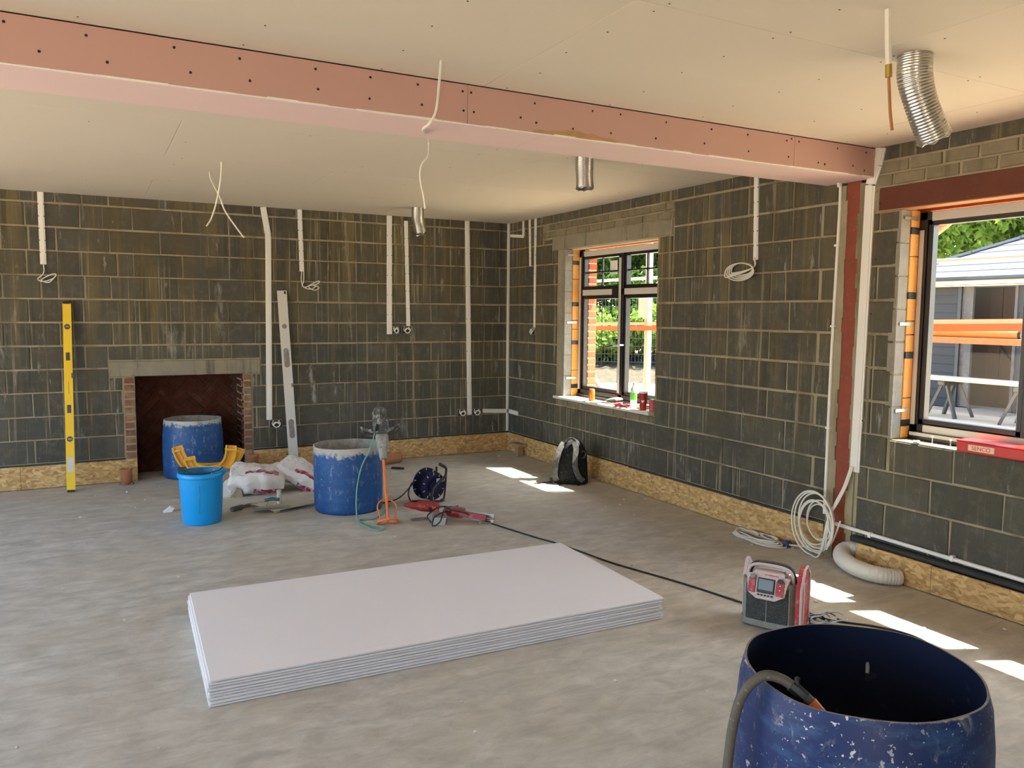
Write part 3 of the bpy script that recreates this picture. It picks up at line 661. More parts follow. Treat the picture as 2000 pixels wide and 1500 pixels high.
# ------------------------------------------------------------------ white cable covers, boxes and cables on the walls
def cover_b(pts, w, label, nails=True):
    """flat PVC capping nailed to the back wall along (x, z) points"""
    o = thing('cable_cover', label, 'cable cover', (pts[-1][0], D, pts[-1][1]), group='white cable covers on the block walls')
    b = MB(); ox, oz = pts[-1]
    for (xa, za), (xb, zb) in zip(pts[:-1], pts[1:]):
        up = (0, 1, 0); b.bar((xa - ox, -.005, za - oz), (xb - ox, -.005, zb - oz), w, .012, up); b.bar((xa - ox, -.012, za - oz), (xb - ox, -.012, zb - oz), w * .62, .006, up)
    b.part('capping', 'pvc', o)
    if nails:
        n = MB(); (xa, za), (xb, zb) = pts[0], pts[-1]
        for i in range(1, 6):
            t = i / 6
            for sx in (-1, 1): x = xa + (xb - xa) * t - ox + sx * w * .42; z = za + (zb - za) * t - oz; n.cyl((x, -.013, z), (x, -.009, z), .005, 6)
        n.part('nail_heads', 'screw', o)['kind'] = 'stuff'
    return o
def cover_r(pts, w, label, nails=True):
    o = thing('cable_cover', label, 'cable cover', (W, pts[-1][0], pts[-1][1]), group='white cable covers on the block walls')
    b = MB(); oy, oz = pts[-1]
    for (ya, za), (yb, zb) in zip(pts[:-1], pts[1:]):
        b.bar((-.005, ya - oy, za - oz), (-.005, yb - oy, zb - oz), w, .012, (1, 0, 0)); b.bar((-.012, ya - oy, za - oz), (-.012, yb - oy, zb - oz), w * .62, .006, (1, 0, 0))
    b.part('capping', 'pvc', o)
    if nails:
        n = MB(); (ya, za), (yb, zb) = pts[0], pts[-1]
        for i in range(1, 6):
            t = i / 6
            for sx in (-1, 1): y = ya + (yb - ya) * t - oy + sx * w * .42; z = za + (zb - za) * t - oz; n.cyl((-.013, y, z), (-.009, y, z), .005, 6)
        n.part('nail_heads', 'screw', o)['kind'] = 'stuff'
    return o
def curl(o, pts, r=.005, name='cable'):
    MB().tube(pts, r, 6, 5).part(name, 'cable', o, True)
HC = H - .002
c = cover_b([(-.357, HC), (-.357, 2.14)], .052, 'short white cable cover above the yellow spirit level, cable curl at its foot')
curl(c, [(0, -.01, .02), (0, -.02, -.08), (-.05, -.03, -.14), (.0, -.035, -.16), (.08, -.05, -.13), (.10, -.06, -.09), (.05, -.055, -.10), (-.02, -.05, -.15), (.04, -.06, -.17), (.09, -.06, -.12)])
cover_b([(1.668, HC), (1.714, 2.52), (1.690, .548)], .060, 'long bent white cable cover running from ceiling to the box right of the fireplace')
c = cover_b([(2.050, HC), (2.064, 2.15)], .048, 'short white cable cover above the leaning straightedge, cable loops at its foot')
curl(c, [(0, -.01, .02), (-.01, -.02, -.10), (.02, -.03, -.17), (.12, -.06, -.12), (.17, -.07, -.10), (.16, -.07, -.13), (.06, -.05, -.16), (.12, -.06, -.20), (.17, -.07, -.17), (.08, -.05, -.14)])
curl(c, [(.02, -.01, .02), (.015, -.02, -.10), (.0, -.03, -.16), (.08, -.05, -.19), (.15, -.06, -.15)])
cover_b([(3.063, HC), (3.055, 1.465)], .062, 'wider white cable cover of the middle pair, running down to the waist-high boxes')
cover_b([(3.263, 2.765), (3.287, 1.56)], .045, 'narrower white cable cover of the middle pair, stopping short of the ceiling')
cover_b([(4.038, HC), (4.076, .477)], .058, 'long white cable cover ending between two low boxes near the room corner')
cover_b([(W - .02, HC), (W - .022, .245)], .034, 'thin white cable cover standing right in the room corner', False)
cover_b([(4.252, .515), (W - .004, .495)], .048, 'short horizontal white cable cover running low into the room corner', False)
cover_r([(D - .03, .495), (8.49, .49)], .05, 'stub of white cable cover turning low onto the window wall from the corner', False)
cover_r([(8.39, HC), (8.39, 2.63), (D - .03, 2.665)], .035, 'small L-shaped white cable cover high beside the room corner', False)
cover_r([(8.238, HC), (8.215, 2.27)], .036, 'short thin white cable cover between the L-shaped cover and the longer one')
cover_r([(8.100, HC), (8.102, 1.552)], .038, 'longer thin white cable cover left of the casement window, ending at a small box')
c = cover_r([(4.643, HC), (4.622, 2.143)], .046, 'white cable cover right of the casement window, wide cable coil at its foot')
for i in range(4):
    a = .10 + .012 * i; pts = [(-.02, .0, .02), (-.03, .0, -.06)] + [(-.03 - .01 * i, .12 + a * math.cos(t) * 1.15, -.065 + a * .5 * math.sin(t) - .008 * i) for t in np.linspace(-.6, 5.6, 12)]
    curl(c, pts, .0055)
cc = cover_r([(3.548, H - .003), (3.568, 2.70), (3.612, 2.58), (3.632, .645)], .075, 'wide white trunking beside the red steel post, cables spilling from its foot', True)
cc.name = 'cable_trunking'; cc['category'] = 'trunking'; del cc['group']
# back boxes with cable tails
def backbox(label, x=None, y=None, z=0, w=.135, h=.09, tails=True):
    o = thing('socket_box', label, 'socket box', (x, D, z) if x is not None else (W, y, z), 0 if x is not None else R(-90), 'metal back boxes let into the block walls')
    b = MB(); t = .006
    b.box((-w / 2, -.012, 0), (-w / 2 + t, .02, h)); b.box((w / 2 - t, -.012, 0), (w / 2, .02, h)); b.box((-w / 2, -.012, 0), (w / 2, .02, t)); b.box((-w / 2, -.012, h - t), (w / 2, .02, h))
    b.part('box_rim', 'greyt', o); MB().box((-w / 2 + .003, -.003, .003), (w / 2 - .003, .0, h - .003)).part('box_back', 'box', o)
    if tails:
        r = random.Random(label)
        for k in range(2):
            s = 1 if k else -1
            curl(o, [(s * w * .2, -.004, h * .9), (s * w * .32, -.03, h * .5), (0, -.04, h * .12), (-s * w * .25, -.045, h * .4), (s * w * .1, -.04, h * .75), (s * w * .3, -.04, h * .35)], .0055)
    return o
backbox('black metal box under the long bent cable cover right of the fireplace', 1.760, z=.455)
backbox('left box of the waist-high pair below the middle cable covers', 3.13, z=1.468, w=.085)
backbox('right box of the waist-high pair below the middle cable covers', 3.265, z=1.468, w=.125)
backbox('low metal box on the left of the cover that ends near the corner', 3.975, z=.462, w=.125)
backbox('low metal box on the right of the cover that ends near the corner', 4.170, z=.462, w=.125)
backbox('small box below the thin cover left of the casement window', y=8.125, z=1.465, w=.08, tails=True)
# round white conduits
o = thing('conduit_pipe', 'thin white conduit pipe standing left of the red steel post', 'conduit', (W - .012, 3.865, .30))
MB().tube([(0, 0, 0), (0, -.004, 1.2), (0, -.02, 2.22), (-.02, -.02, 2.30), (-.03, -.02, 2.34)], .0115, 10, 4).part('pipe', 'pvc', o, True)
for z in (.62, 1.34, 1.9): MB().box((-.016, -.018 - z * .006, z - .008), (.012, .018 - z * .006, z + .008), .003).part('clip', 'pvc', o)
o = thing('conduit_pipe', 'white conduit pipe running low along the wall under the right-hand window', 'conduit', (W - .014, 3.76, .247))
MB().tube([(0, 0, .004), (0, -.14, 0), (0, -2.4, -.03)], .0135, 10).part('pipe', 'pvc', o, True)
for y in (-.28, -.86, -1.5): MB().box((-.018, y - .012, -.022), (.014, y + .012, .014), .003).part('clip', 'pvc', o)
# cables spilling from the trunking
o = thing('cable_bundle', 'bundle of white cables hanging from trunking in big loops above the floor', 'cable', (4.55, 3.66, .65))
rr = random.Random(3)
for i in range(7):
    a, b = rr.uniform(-.015, .015), rr.uniform(0, .03); cy, cz, ra = .20 + rr.uniform(-.03, .02), -.40 + rr.uniform(-.04, .03), .10 + .014 * i
    pts = [(.045, -.02 + a, .03), (.03, .02 + a, -.12), (.0, .06 + a, -.24), (-.03, .10, -.36)] + [(-.02 - .006 * i + b * .3, cy + ra * math.cos(t), cz + ra * 1.25 * math.sin(t)) for t in np.linspace(-2.6 + .1 * i, 3.9, 14)]
    curl(o, pts, .0058)
o = thing('cable_coil', 'oval coil of white cable lying on the floor, tied with dark blue tape', 'cable', (4.46, 4.33, .0))
rr = random.Random(5)
for i in range(7):
    e = .012 * i
    pts = [(-.005 + (.105 - e * .6) * math.cos(t) * 1.0 + .02 * math.sin(3 * t + i), (.24 - e) * math.sin(t) + .01 * i, .0075 + .007 * (i % 4) + .012 * (1 + math.cos(t * 2 + i)) * .5) for t in np.linspace(0, 6.1, 20)]
    curl(o, pts, .0062)
MB().box((.03, -.235, .004), (.10, -.185, .045), .01).part('tape_wrap', 'blue_tape', o)
curl(o, [(.06, -.22, .02), (.09, -.33, .03), (.08, -.46, .06), (.06, -.60, .12), (.08, -.66, .3)], .0062)
# cables from the ceiling
o = thing('ceiling_cable', 'two thin white cables crossing as they hang near the fireplace', 'cable', (.89, 6.55, H))
curl(o, [(-.0, .25, .02), (.0, .2, -.06), (.035, .0, -.22), (.07, -.02, -.33), (.15, -.05, -.46), (.20, -.06, -.53)], .006)
curl(o, [(.02, -.25, .02), (.015, -.22, -.12), (-.005, -.12, -.28), (-.04, -.08, -.40), (-.075, -.08, -.46)], .006)
o = thing('ceiling_cable', 'single white cable drooping beside the pink beam from ceiling, looping under it', 'cable', (1.42, 3.40, H))
curl(o, [(-.02, -.1, .01), (.02, .02, -.05), (.052, .12, -.12), (.054, .155, -.17), (.03, .17, -.215), (.05, .3, -.215), (.28, .8, -.14), (.29, .82, -.22), (.25, .82, -.28), (.24, .82, -.35), (.26, .82, -.45), (.27, .82, -.52)], .006)
o = thing('ceiling_cable', 'brownish ceiling cable with brass connector hanging beside the large foil duct', 'cable', (2.585, 1.985, H))
MB().tube([(0, 0, .01), (.008, 0, -.1), (.018, 0, -.195)], .011, 8, 4).part('sleeve', 'cable', o, True); MB().cyl((.018, 0, -.19), (.021, 0, -.235), .012, 8).part('connector', 'brass', o)
MB().tube([(.021, 0, -.23), (.032, 0, -.31), (.045, .004, -.36), (.062, .006, -.418)], .006, 6, 4).part('tail', 'clay', o, True)
# foil ducts
def duct(label, loc, pts, r):
    o = thing('foil_duct', label, 'duct', loc, group='foil ventilation ducts hanging from the ceiling')
    P = catmull(pts, 40); n = len(P)
    MB().tube(P, lambda t: r * (1 + .022 * math.sin(t * n * 1.571)) * (1 + .035 * math.sin(t * 7)), 28, 0, False, None).part('flexible_tube', 'foil', o, 'all')
    MB().tube([p + (P[-1] - P[0]) * .0 for p in P[2:]], r * .93, 20, 0, False).part('tube_lining', 'foil', o, 'all')
    e = P[-1]; d = (P[-1] - P[-2]).normalized(); u = d.orthogonal().normalized(); w = d.cross(u)
    ring = [e + (u * math.cos(t) + w * math.sin(t)) * (r * (.99 + .05 * math.sin(5 * t))) + d * .006 * math.sin(7 * t) for t in np.linspace(0, 2 * math.pi, 29)]
    MB().tube(ring, r * .05, 6).part('torn_rim', 'foil', o, True)
duct('large bent foil duct hanging from the ceiling above the right-hand window', (3.135, 2.265, H), [(0, 0, .01), (.01, 0, -.10), (.06, -.01, -.22), (.13, -.02, -.33)], .068)
duct('short foil duct hanging behind the pink beam, in line with the casement window', (3.140, 4.82, H), [(0, 0, .01), (0, 0, -.08), (.004, 0, -.15), (.004, -.005, -.215)], .062)
duct('far foil duct hanging near the back wall above the mid-height boxes', (3.10, 7.95, H), [(0, 0, .01), (0, 0, -.10), (.012, -.005, -.18), (.03, -.02, -.27)], .062)

# ------------------------------------------------------------------ stack of plasterboards
bdz = .0135
corner = [Vector((.412, 3.500, 0)), Vector((2.795, 3.395, 0)), Vector((2.865, 4.700, 0)), Vector((.455, 4.690, 0))]
bw = Vector((2.795 - .412, 3.395 - 3.50, 0)).normalized(); br = math.atan2(bw.y, bw.x)
for i in range(9):
    name = ['lowest board of the plasterboard stack, resting on the concrete floor', 'second plasterboard up from the floor in the stack', 'third plasterboard up from the floor in the stack', 'fourth plasterboard up in the stack', 'middle plasterboard of the stack, fifth of nine',
            'fourth plasterboard down from the top of the stack', 'third plasterboard down from the top of the stack', 'second plasterboard down, right under the top sheet', 'top plasterboard of the stack, its whole grey-white face showing'][i]
    j = rnd.uniform
    o = thing('plasterboard', name, 'plasterboard', (1.625 + j(-.008, .008), 4.068 + j(-.006, .006), i * bdz + .0005), br + .008 + j(-.0015, .0015), 'plasterboards in the flat stack')
    L, Wd = 1.2, .597; e = .035
    prof = [(-Wd, .0025), (-Wd + e, 0.0004), (Wd - e, .0004), (Wd, .0025), (Wd, bdz - .0028), (Wd - e, bdz - .0003), (-Wd + e, bdz - .0003), (-Wd, bdz - .0028)]
    MB().prism(prof, -L, L, 'x').part('paper_face', 'stack', o)
    MB().box((-L - .0012, -Wd + .004, .0022), (-L + .003, Wd - .004, bdz - .0022)).part('gypsum_edge', 'gyp', o)
    MB().box((L - .003, -Wd + .004, .0022), (L + .0012, Wd - .004, bdz - .0022)).part('gypsum_edge', 'gyp', o)
    for s in (-1, 1): MB().box((-L + .001, s * Wd - .001, .0035), (L - .001, s * Wd + .001, bdz - .0036)).part('edge_paper', 'stack_edge', o)

# ------------------------------------------------------------------ drums
def drum(name, label, loc, prof, mat, inmat, wob, n=56, t=.006, zin=.02):
    o = thing(name, label, 'drum', loc)
    MB().lathe(prof, n, (0, 0, 0), wob).f and None
    b = MB(); b.lathe(prof, n, (0, 0, 0), wob); b.f = b.f[:-1]           # outside wall, open at the top
    b.part('drum_shell', mat, o, 'all')
    pi = [(.001, zin)] + [(r - t, max(z, zin) - (0.0 if i < len(prof) - 1 else 0)) for i, (r, z) in enumerate(prof)]
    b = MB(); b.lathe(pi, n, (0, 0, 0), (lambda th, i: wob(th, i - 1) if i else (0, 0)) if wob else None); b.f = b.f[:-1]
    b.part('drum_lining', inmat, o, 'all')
    m = len(prof) - 1; rim = MB(); vs = []
    for k in range(n):
        th = 2 * math.pi * k / n; dr, dz = wob(th, m) if wob else (0, 0)
        for q in (0, t): vs.append(((prof[-1][0] + dr - q) * math.cos(th), (prof[-1][0] + dr - q) * math.sin(th), prof[-1][1] + dz))
        vs[-1] = vs[-1][:2] + (prof[-1][1] + dz,)
    rim.add(vs, [(2 * k, 2 * ((k + 1) % n), 2 * ((k + 1) % n) + 1, 2 * k + 1) for k in range(n)]); return o, rim
def wobble(amp, zamp, m, ph=0, cut=None):
    def w(th, i):
        dr = amp * math.sin(2 * th + ph) * (i / m)
        dz = (zamp * (math.sin(3 * th + ph) * .6 + math.sin(7 * th) * .25) + (cut(th) if cut else 0)) if i == m else 0
        return dr, dz
    return w
prof = [(.285, 0), (.293, .015), (.296, .05), (.304, .3), (.309, .55), (.305, .69), (.298, .77), (.287, .815)]
o, rim = drum('blue_drum', 'large blue cut-down plastic drum nearest of the three, cable over its rim', (1.715, 1.305, 0), prof, 'drum_near', 'drum_in', wobble(.004, .006, 7, 1.0), 72, .0055)
rim.part('cut_rim', 'greyt', o)
MB().tube([(.24, .16, .68), (.265, .175, .73), (.285, .15, .76), (.32, .08, .70), (.325, .05, .62)], .0055, 6, 5).part('wire_handle', 'lblue', o, True)
MB().tube([(.305, -.055, .66), (.335, -.085, .70), (.345, -.11, .66), (.335, -.12, .60), (.315, -.12, .57)], .0055, 6, 5).part('wire_handle', 'lblue', o, True)
prof = [(.283, 0), (.290, .02), (.294, .05), (.297, .2), (.297, .38), (.297, .565)]
o, rim = drum('blue_drum', 'mid blue plaster-crusted drum standing in the middle of the floor beside the mixer', (1.965, 6.715, 0), prof, 'drum_mid', 'crust', wobble(.006, .004, 5, .4))
rim.part('cut_rim', 'gyp', o)
prof = [(.285, 0), (.292, .02), (.296, .05), (.296, .25), (.292, .42), (.276, .595)]
o, rim = drum('blue_drum', 'blue drum standing inside the fireplace opening with white splashes below its rim', (.925, 8.825, 0), prof, 'drum_fire', 'crust', wobble(.004, .004, 5, 2.0))
rim.part('cut_rim', 'gyp', o)
# hose over the near drum's rim and the tools' ends that stick up inside it
o = thing('hose_cable', 'thick grey hose hanging over the near drum rim with strapped red-tipped end', 'hose', (1.36, 1.38, .0))
def hp_(*q): return [(x - 1.36, y - 1.38, z) for x, y, z in q]
MB().tube(hp_((1.31, 1.42, .003), (1.33, 1.40, .30), (1.352, 1.392, .58), (1.365, 1.39, .70), (1.378, 1.372, .79), (1.415, 1.348, .836), (1.452, 1.318, .832), (1.478, 1.285, .805)), .0125, 10, 6).part('rubber_hose', 'hose', o, True)
MB().tube(hp_((1.464, 1.303, .822), (1.484, 1.276, .798)), .0165, 8).part('strap_wrap', 'black', o); MB().box(*hp_((1.465, 1.285, .828), (1.477, 1.297, .846)), .003).part('strap_end', 'black', o)
MB().tube(hp_((1.478, 1.284, .805), (1.492, 1.262, .788)), lambda t: .0155 - .003 * t, 10).part('grip', 'hose', o, True); MB().tube(hp_((1.490, 1.265, .791), (1.532, 1.205, .715)), .0145, 10).part('red_tip', 'orange', o, True)
o = thing('wooden_handle', 'pale wooden tool handle poking up inside the near drum', 'tool', (1.66, 1.10, .03))
MB().tube([(.05, .1, 0), (-.01, -.01, .72), (-.015, -.02, .745)], .0105, 8).part('shaft', 'offcut', o, True)

# ------------------------------------------------------------------ bucket, yellow cradle, sacks
o = thing('plastic_bucket', 'bright blue plastic bucket in front of the fireplace', 'bucket', (.765, 6.79, 0))
b = MB(); b.lathe([(.145, 0), (.150, .012), (.172, .385)], 44); b.f = b.f[:-1]; b.part('bucket_body', 'teal', o, 'all')
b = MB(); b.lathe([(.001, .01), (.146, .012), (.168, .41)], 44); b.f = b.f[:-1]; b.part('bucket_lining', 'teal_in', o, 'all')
b = MB(); b.lathe([(.171, .375), (.181, .378), (.183, .388), (.178, .415), (.172, .418), (.168, .414)], 44); b.f = b.f[:-2]; b.part('rim_band', 'teal', o, 'all')
MB().tube([(-.178, .02, .39), (-.12, -.10, .425), (0, -.16, .424), (.12, -.10, .432), (.172, .04, .43)], .004, 6, 6).part('wire_handle', 'black', o, True)
MB().box((.165, -.02, .385), (.195, .03, .42), .006).part('handle_lug', 'teal', o)
MB().tube([(-.035, -.1505, .10), (-.034, -.1655, .33)], .0022, 5).part('moulded_seam', 'teal_in', o)
def cradle():
    o = thing('plastic_cradle', 'yellow plastic U-shaped cradle between the bucket and the fireplace drum', 'cradle', (.98, 8.05, 0), R(-4))
    U = [[(-.178, .338), (-.170, .29), (-.14, .235), (-.07, .20), (.03, .195), (.105, .21), (.16, .26), (.188, .335), (.20, .425)], [(-.28, .415), (-.255, .33), (-.21, .25), (-.12, .20), (.0, .185), (.12, .185), (.21, .22), (.265, .29), (.295, .365)]]
    for k, dy in enumerate((-.09, .09)):
        P = catmull([(x, dy, z) for x, z in U[k]], 5); b = MB(); w = MB(); hw = .05
        nr = []
        for i in range(len(P)):
            d = (P[min(i + 1, len(P) - 1)] - P[max(i - 1, 0)]).normalized(); nr.append(Vector((-d.z, 0, d.x)))
        def band(bb, off, half, y0, y1):
            vs = []
            for p, n_ in zip(P, nr):
                for o_ in (off - half, off + half):
                    for y in (y0, y1): q = p + n_ * o_; vs.append((q.x, p.y + y, q.z))
            m = len(P); bb.add(vs, [(0, 1, 3, 2), ((m - 1) * 4, (m - 1) * 4 + 2, (m - 1) * 4 + 3, (m - 1) * 4 + 1)] + sum([[(4 * i, 4 * i + 2, 4 * i + 6, 4 * i + 4), (4 * i + 1, 4 * i + 5, 4 * i + 7, 4 * i + 3), (4 * i, 4 * i + 4, 4 * i + 5, 4 * i + 1), (4 * i + 2, 4 * i + 3, 4 * i + 7, 4 * i + 6)] for i in range(m - 1)], []))
        band(b, 0, hw, -.004, .004); band(b, hw - .007, .007, -.03, .004); band(b, -hw + .007, .007, -.03, .004); band(b, 0.008, .005, -.014, .004)
        b.part('channel_arm', 'yplast', o)
        for p, n_ in ((P[2], nr[2]), (P[-3], nr[-3])): b = MB(); b.bar(p - n_ * hw * 1.08 + Vector((0, -.012, 0)), p + n_ * hw * 1.08 + Vector((0, -.012, 0)), .045, .016); b.part('end_collar', 'yplast', o)
    for x in (-.10, .0, .10): MB().box((x - .015, -.10, .135), (x + .015, .10, .15), .004).part('cross_rib', 'yplast', o)
    for x in (-.08, .08): MB().prism([(x - .06, 0), (x + .06, 0), (x + .03, .148), (x - .03, .148)], -.11, .11, 'y').part('foot', 'yplast', o)
    MB().tube([(.17, -.30, .10), (.185, -.24, .12), (.18, -.16, .13)], .04, 12, 4).part('curved_end', 'yplast', o, True)
cradle()
MB().box((.70, 8.06, .20), (.90, 8.09, .225), .004).top('plastic_strip', 'membrane', 'short pale grey strip resting across the yellow cradle beside the drum', 'strip')
def sack(label, loc, rot, sx, sy, sz, seed, open_end=False):
    o = thing('plaster_sack', label, 'sack', loc, rot=rot, group='paper plaster sacks')
    r = random.Random(seed); nx, ny, nz = 16, 10, 4; vs = []; ix = {}
    def P(i, j, k):
        u, v, w = 2 * i / nx - 1, 2 * j / ny - 1, 2 * k / nz - 1
        e = (1 - abs(u) ** 7) ** .5 * .62 + .38; g = (1 - abs(v) ** 6) ** .5 * .62 + .38
        x = u * sx * (1 - .05 * v * v); y = v * sy * (1 - .07 * abs(u) ** 3); z = w * sz * e * g
        z += .02 * math.sin(3.1 * u + seed) * math.cos(2.3 * v + seed) * (1 - abs(u) ** 4); y += .008 * math.sin(9 * u + seed)
        z += .006 * math.sin(13 * u + 4 * v + seed) + .004 * math.sin(17 * v - 6 * u) + r.uniform(-.006, .006); y += r.uniform(-.005, .005)
        return x, y, z + sz
    def V(i, j, k):
        if (i, j, k) not in ix: ix[i, j, k] = len(vs); vs.append(P(i, j, k))
        return ix[i, j, k]
    fs = []
    for i in range(nx):
        for j in range(ny): fs += [(V(i, j, nz), V(i + 1, j, nz), V(i + 1, j + 1, nz), V(i, j + 1, nz)), (V(i, j, 0), V(i, j + 1, 0), V(i + 1, j + 1, 0), V(i + 1, j, 0))]
        for k in range(nz): fs += [(V(i, 0, k), V(i + 1, 0, k), V(i + 1, 0, k + 1), V(i, 0, k + 1)), (V(i, ny, k), V(i, ny, k + 1), V(i + 1, ny, k + 1), V(i + 1, ny, k))]
    for j in range(ny):
        for k in range(nz): fs += [(V(0, j, k), V(0, j, k + 1), V(0, j + 1, k + 1), V(0, j + 1, k)), (V(nx, j, k), V(nx, j + 1, k), V(nx, j + 1, k + 1), V(nx, j, k + 1))]
    b = MB(); b.add(vs, fs); b.part('sack_body', 'bag', o, True)
    if open_end:
        b = MB(); n = 15; pts = []
        for i in range(n + 1):
            a = math.pi * 2 * i / n; q = 1 + .18 * math.sin(5 * a + seed)
            pts += [(-sx + .03, sy * .8 * math.cos(a), sz + sz * .65 * math.sin(a)), (-sx - .07 + r.uniform(-.025, .025), sy * .72 * q * math.cos(a), sz + sz * .8 * q * math.sin(a))]
        b.add(pts, [(2 * i, 2 * i + 2, 2 * i + 3, 2 * i + 1) for i in range(n)]); b.part('torn_mouth', 'bagbrown', o)
    else:
        MB().box((sx - .015, -sy * .85, sz * .8), (sx + .03, sy * .85, sz * 1.15), .006).part('stitched_end', 'bagbrown', o)
    return o
sack('dusty opened plaster sack beside the blue bucket, its crumpled mouth towards the bucket', (1.36, 7.72, .03), (R(15), R(3), R(-12)), .26, .19, .105, 1, True)
sack('cleaner plaster sack slumped against the opened sack next to the mid drum', (1.80, 7.69, .055), (R(16), R(27), R(-30)), .28, .17, .075, 4)
o = thing('paper_scrap', 'torn white sack paper on the floor behind the blue bucket', 'paper', (1.07, 7.62, 0))
MB().prism([(-.10, 0), (.05, .0), (.09, .02), (.07, .13), (.01, .16), (-.06, .09)], -.02, .05, 'y').part('crumpled_sheet', 'paper', o); MB().prism([(.02, 0), (.14, .0), (.12, .07), (.08, .09)], -.09, -.03, 'y').part('torn_flap', 'bagbrown', o)
o = thing('paper_scrap', 'tiny white scrap on the floor left of the bucket', 'paper', (.545, 7.25, 0)); MB().prism([(-.04, 0), (.03, 0), (.05, .03), (.02, .045)], -.02, .03, 'y').part('crumpled_sheet', 'paper', o)

# ------------------------------------------------------------------ levels, clay pipes
def level(name, label, foot, head, wd, dp, mat, extra):
    """long box section leaning on the back wall; local z runs along it, local -y faces the room"""
    f_, h_ = Vector(foot), Vector(head); L = (h_ - f_).length; zax = (h_ - f_).normalized(); xax = Vector((1, 0, 0)); xax = (xax - zax * xax.dot(zax)).normalized(); yax = zax.cross(xax)
    o = thing(name, label, 'spirit level' if 'level' in name else 'straightedge', foot)
    o.rotation_euler = Matrix((xax, yax, zax)).transposed().to_euler()
    b = MB(); b.prism([(-wd / 2, -dp / 2), (wd / 2, -dp / 2), (wd / 2, -dp * .36), (wd * .4, -dp * .30), (wd * .4, dp * .3), (wd / 2, dp * .36), (wd / 2, dp / 2), (-wd / 2, dp / 2), (-wd / 2, dp * .36), (-wd * .4, dp * .3), (-wd * .4, -dp * .3), (-wd / 2, -dp * .36)], .012, L - .012, 'z')
    b.part('bar', mat, o); extra(o, L, wd, dp); return o
def yx(o, L, w, d):
    for z in (.012, L - .012): MB().box((-w * .5, -d * .55, z - .012), (w * .5, d * .55, z + .012), .004).part('end_cap', 'black', o)
    for z in (.79, 1.235, .51, L - .42): pass
    for z0, z1 in ((.735, .835), (1.235, 1.335)):
        MB().box((-w * .40, -d * .52, z0), (w * .40, d * .52, z1), .012).part('hand_slot', 'dark_vial', o)
    for z in (.50, 1.57): 
        v = MB().cyl((0, -d * .54, z), (0, d * .5, z), .026, 18).part('vial_mount', 'dark_vial', o); MB().box((-.016, -d * .56, z - .006), (.016, -d * .53, z + .006), .002).part('vial', 'vial', v)
    MB().box((w * .30, -d * .53, 1.075), (w * .52, d * .52, 1.13), .004).part('edge_vial', 'dark_vial', o)
    MB().box((-w * .36, -d * .51, .19), (w * .36, -d * .49, .33)).part('paper_label', 'label', o)
    for i in range(9): MB().box((-.002, -d * .505, .93 + i * .013), (.003, -d * .49, .938 + i * .013)).part('printed_mark', 'black', o)
level('spirit_level', 'long yellow spirit level leaning upright against the blocks left of the fireplace', (-.2, 8.452, .0), (-.178, D - .022, 1.79), .072, .026, 'yellow', yx)
def wx_(o, L, w, d):
    for z in (.45, 1.22, ): 
        MB().prism([(.038 * math.cos(t) * .8, z + (.075 if math.sin(t) > 0 else -.075) + .03 * math.sin(t)) for t in np.linspace(0, 2 * math.pi, 16, endpoint=False)], -d * .53, d * .52, 'y').part('hand_slot', 'greyt', o)
    MB().cyl((0, -d * .54, 1.56), (0, d * .5, 1.56), .026, 16).part('vial_mount', 'greyt', o)
    MB().box((w * .3, -d * .53, .90), (w * .52, d * .5, .94)).part('edge_vial', 'greyt', o); MB().box((w * .2, -d * .54, L - .05), (w * .4, -d * .5, L - .02)).part('corner_hole', 'black', o)
level('straightedge_bar', 'long pale aluminium straightedge leaning on the wall behind the sacks', (1.925, 8.63, .0), (1.842, D - .020, 1.95), .098, .022, 'alu_bar', wx_)
def clay(label, loc, rot, L=.155, r=.055):
    o = thing('clay_pipe', label, 'pipe', loc, rot=rot, group='terracotta pipe ends')
    b = MB(); b.lathe([(r * .82, L), (r, L), (r * 1.0, L * .92), (r * .96, L * .9), (r * .96, 0), (r * .78, 0), (r * .78, L * .95), (r * .82, L)], 24); b.f = b.f[:-2]; b.part('pipe_wall', 'clay', o, 'all')
    return o
clay('terracotta pipe end standing left of the fireplace by the yellow level', (.278, 8.60, .0), (0, 0, 0), .155, .056)
clay('terracotta pipe end standing right of the fireplace behind the sacks', (1.495, 8.63, .0), (0, 0, 0), .20, .06)
clay('terracotta pipe end lying on its side right of the mid drum', (2.86, 8.45, .062), (0, R(90), R(18)), .24, .06)
pl = MB()
for i in range(14): a = rnd.uniform(0, 6.28); q = rnd.uniform(.05, .075); x, y = .278 + q * math.cos(a), 8.60 + q * math.sin(a); pl.box((x - .01, y - .008, 0), (x + .01, y + .008, rnd.uniform(.008, .02)), .004)
pl.top('plaster_lumps', 'greyt', 'dark mortar crumbs around the foot of the left terracotta pipe', 'debris', kind='stuff')
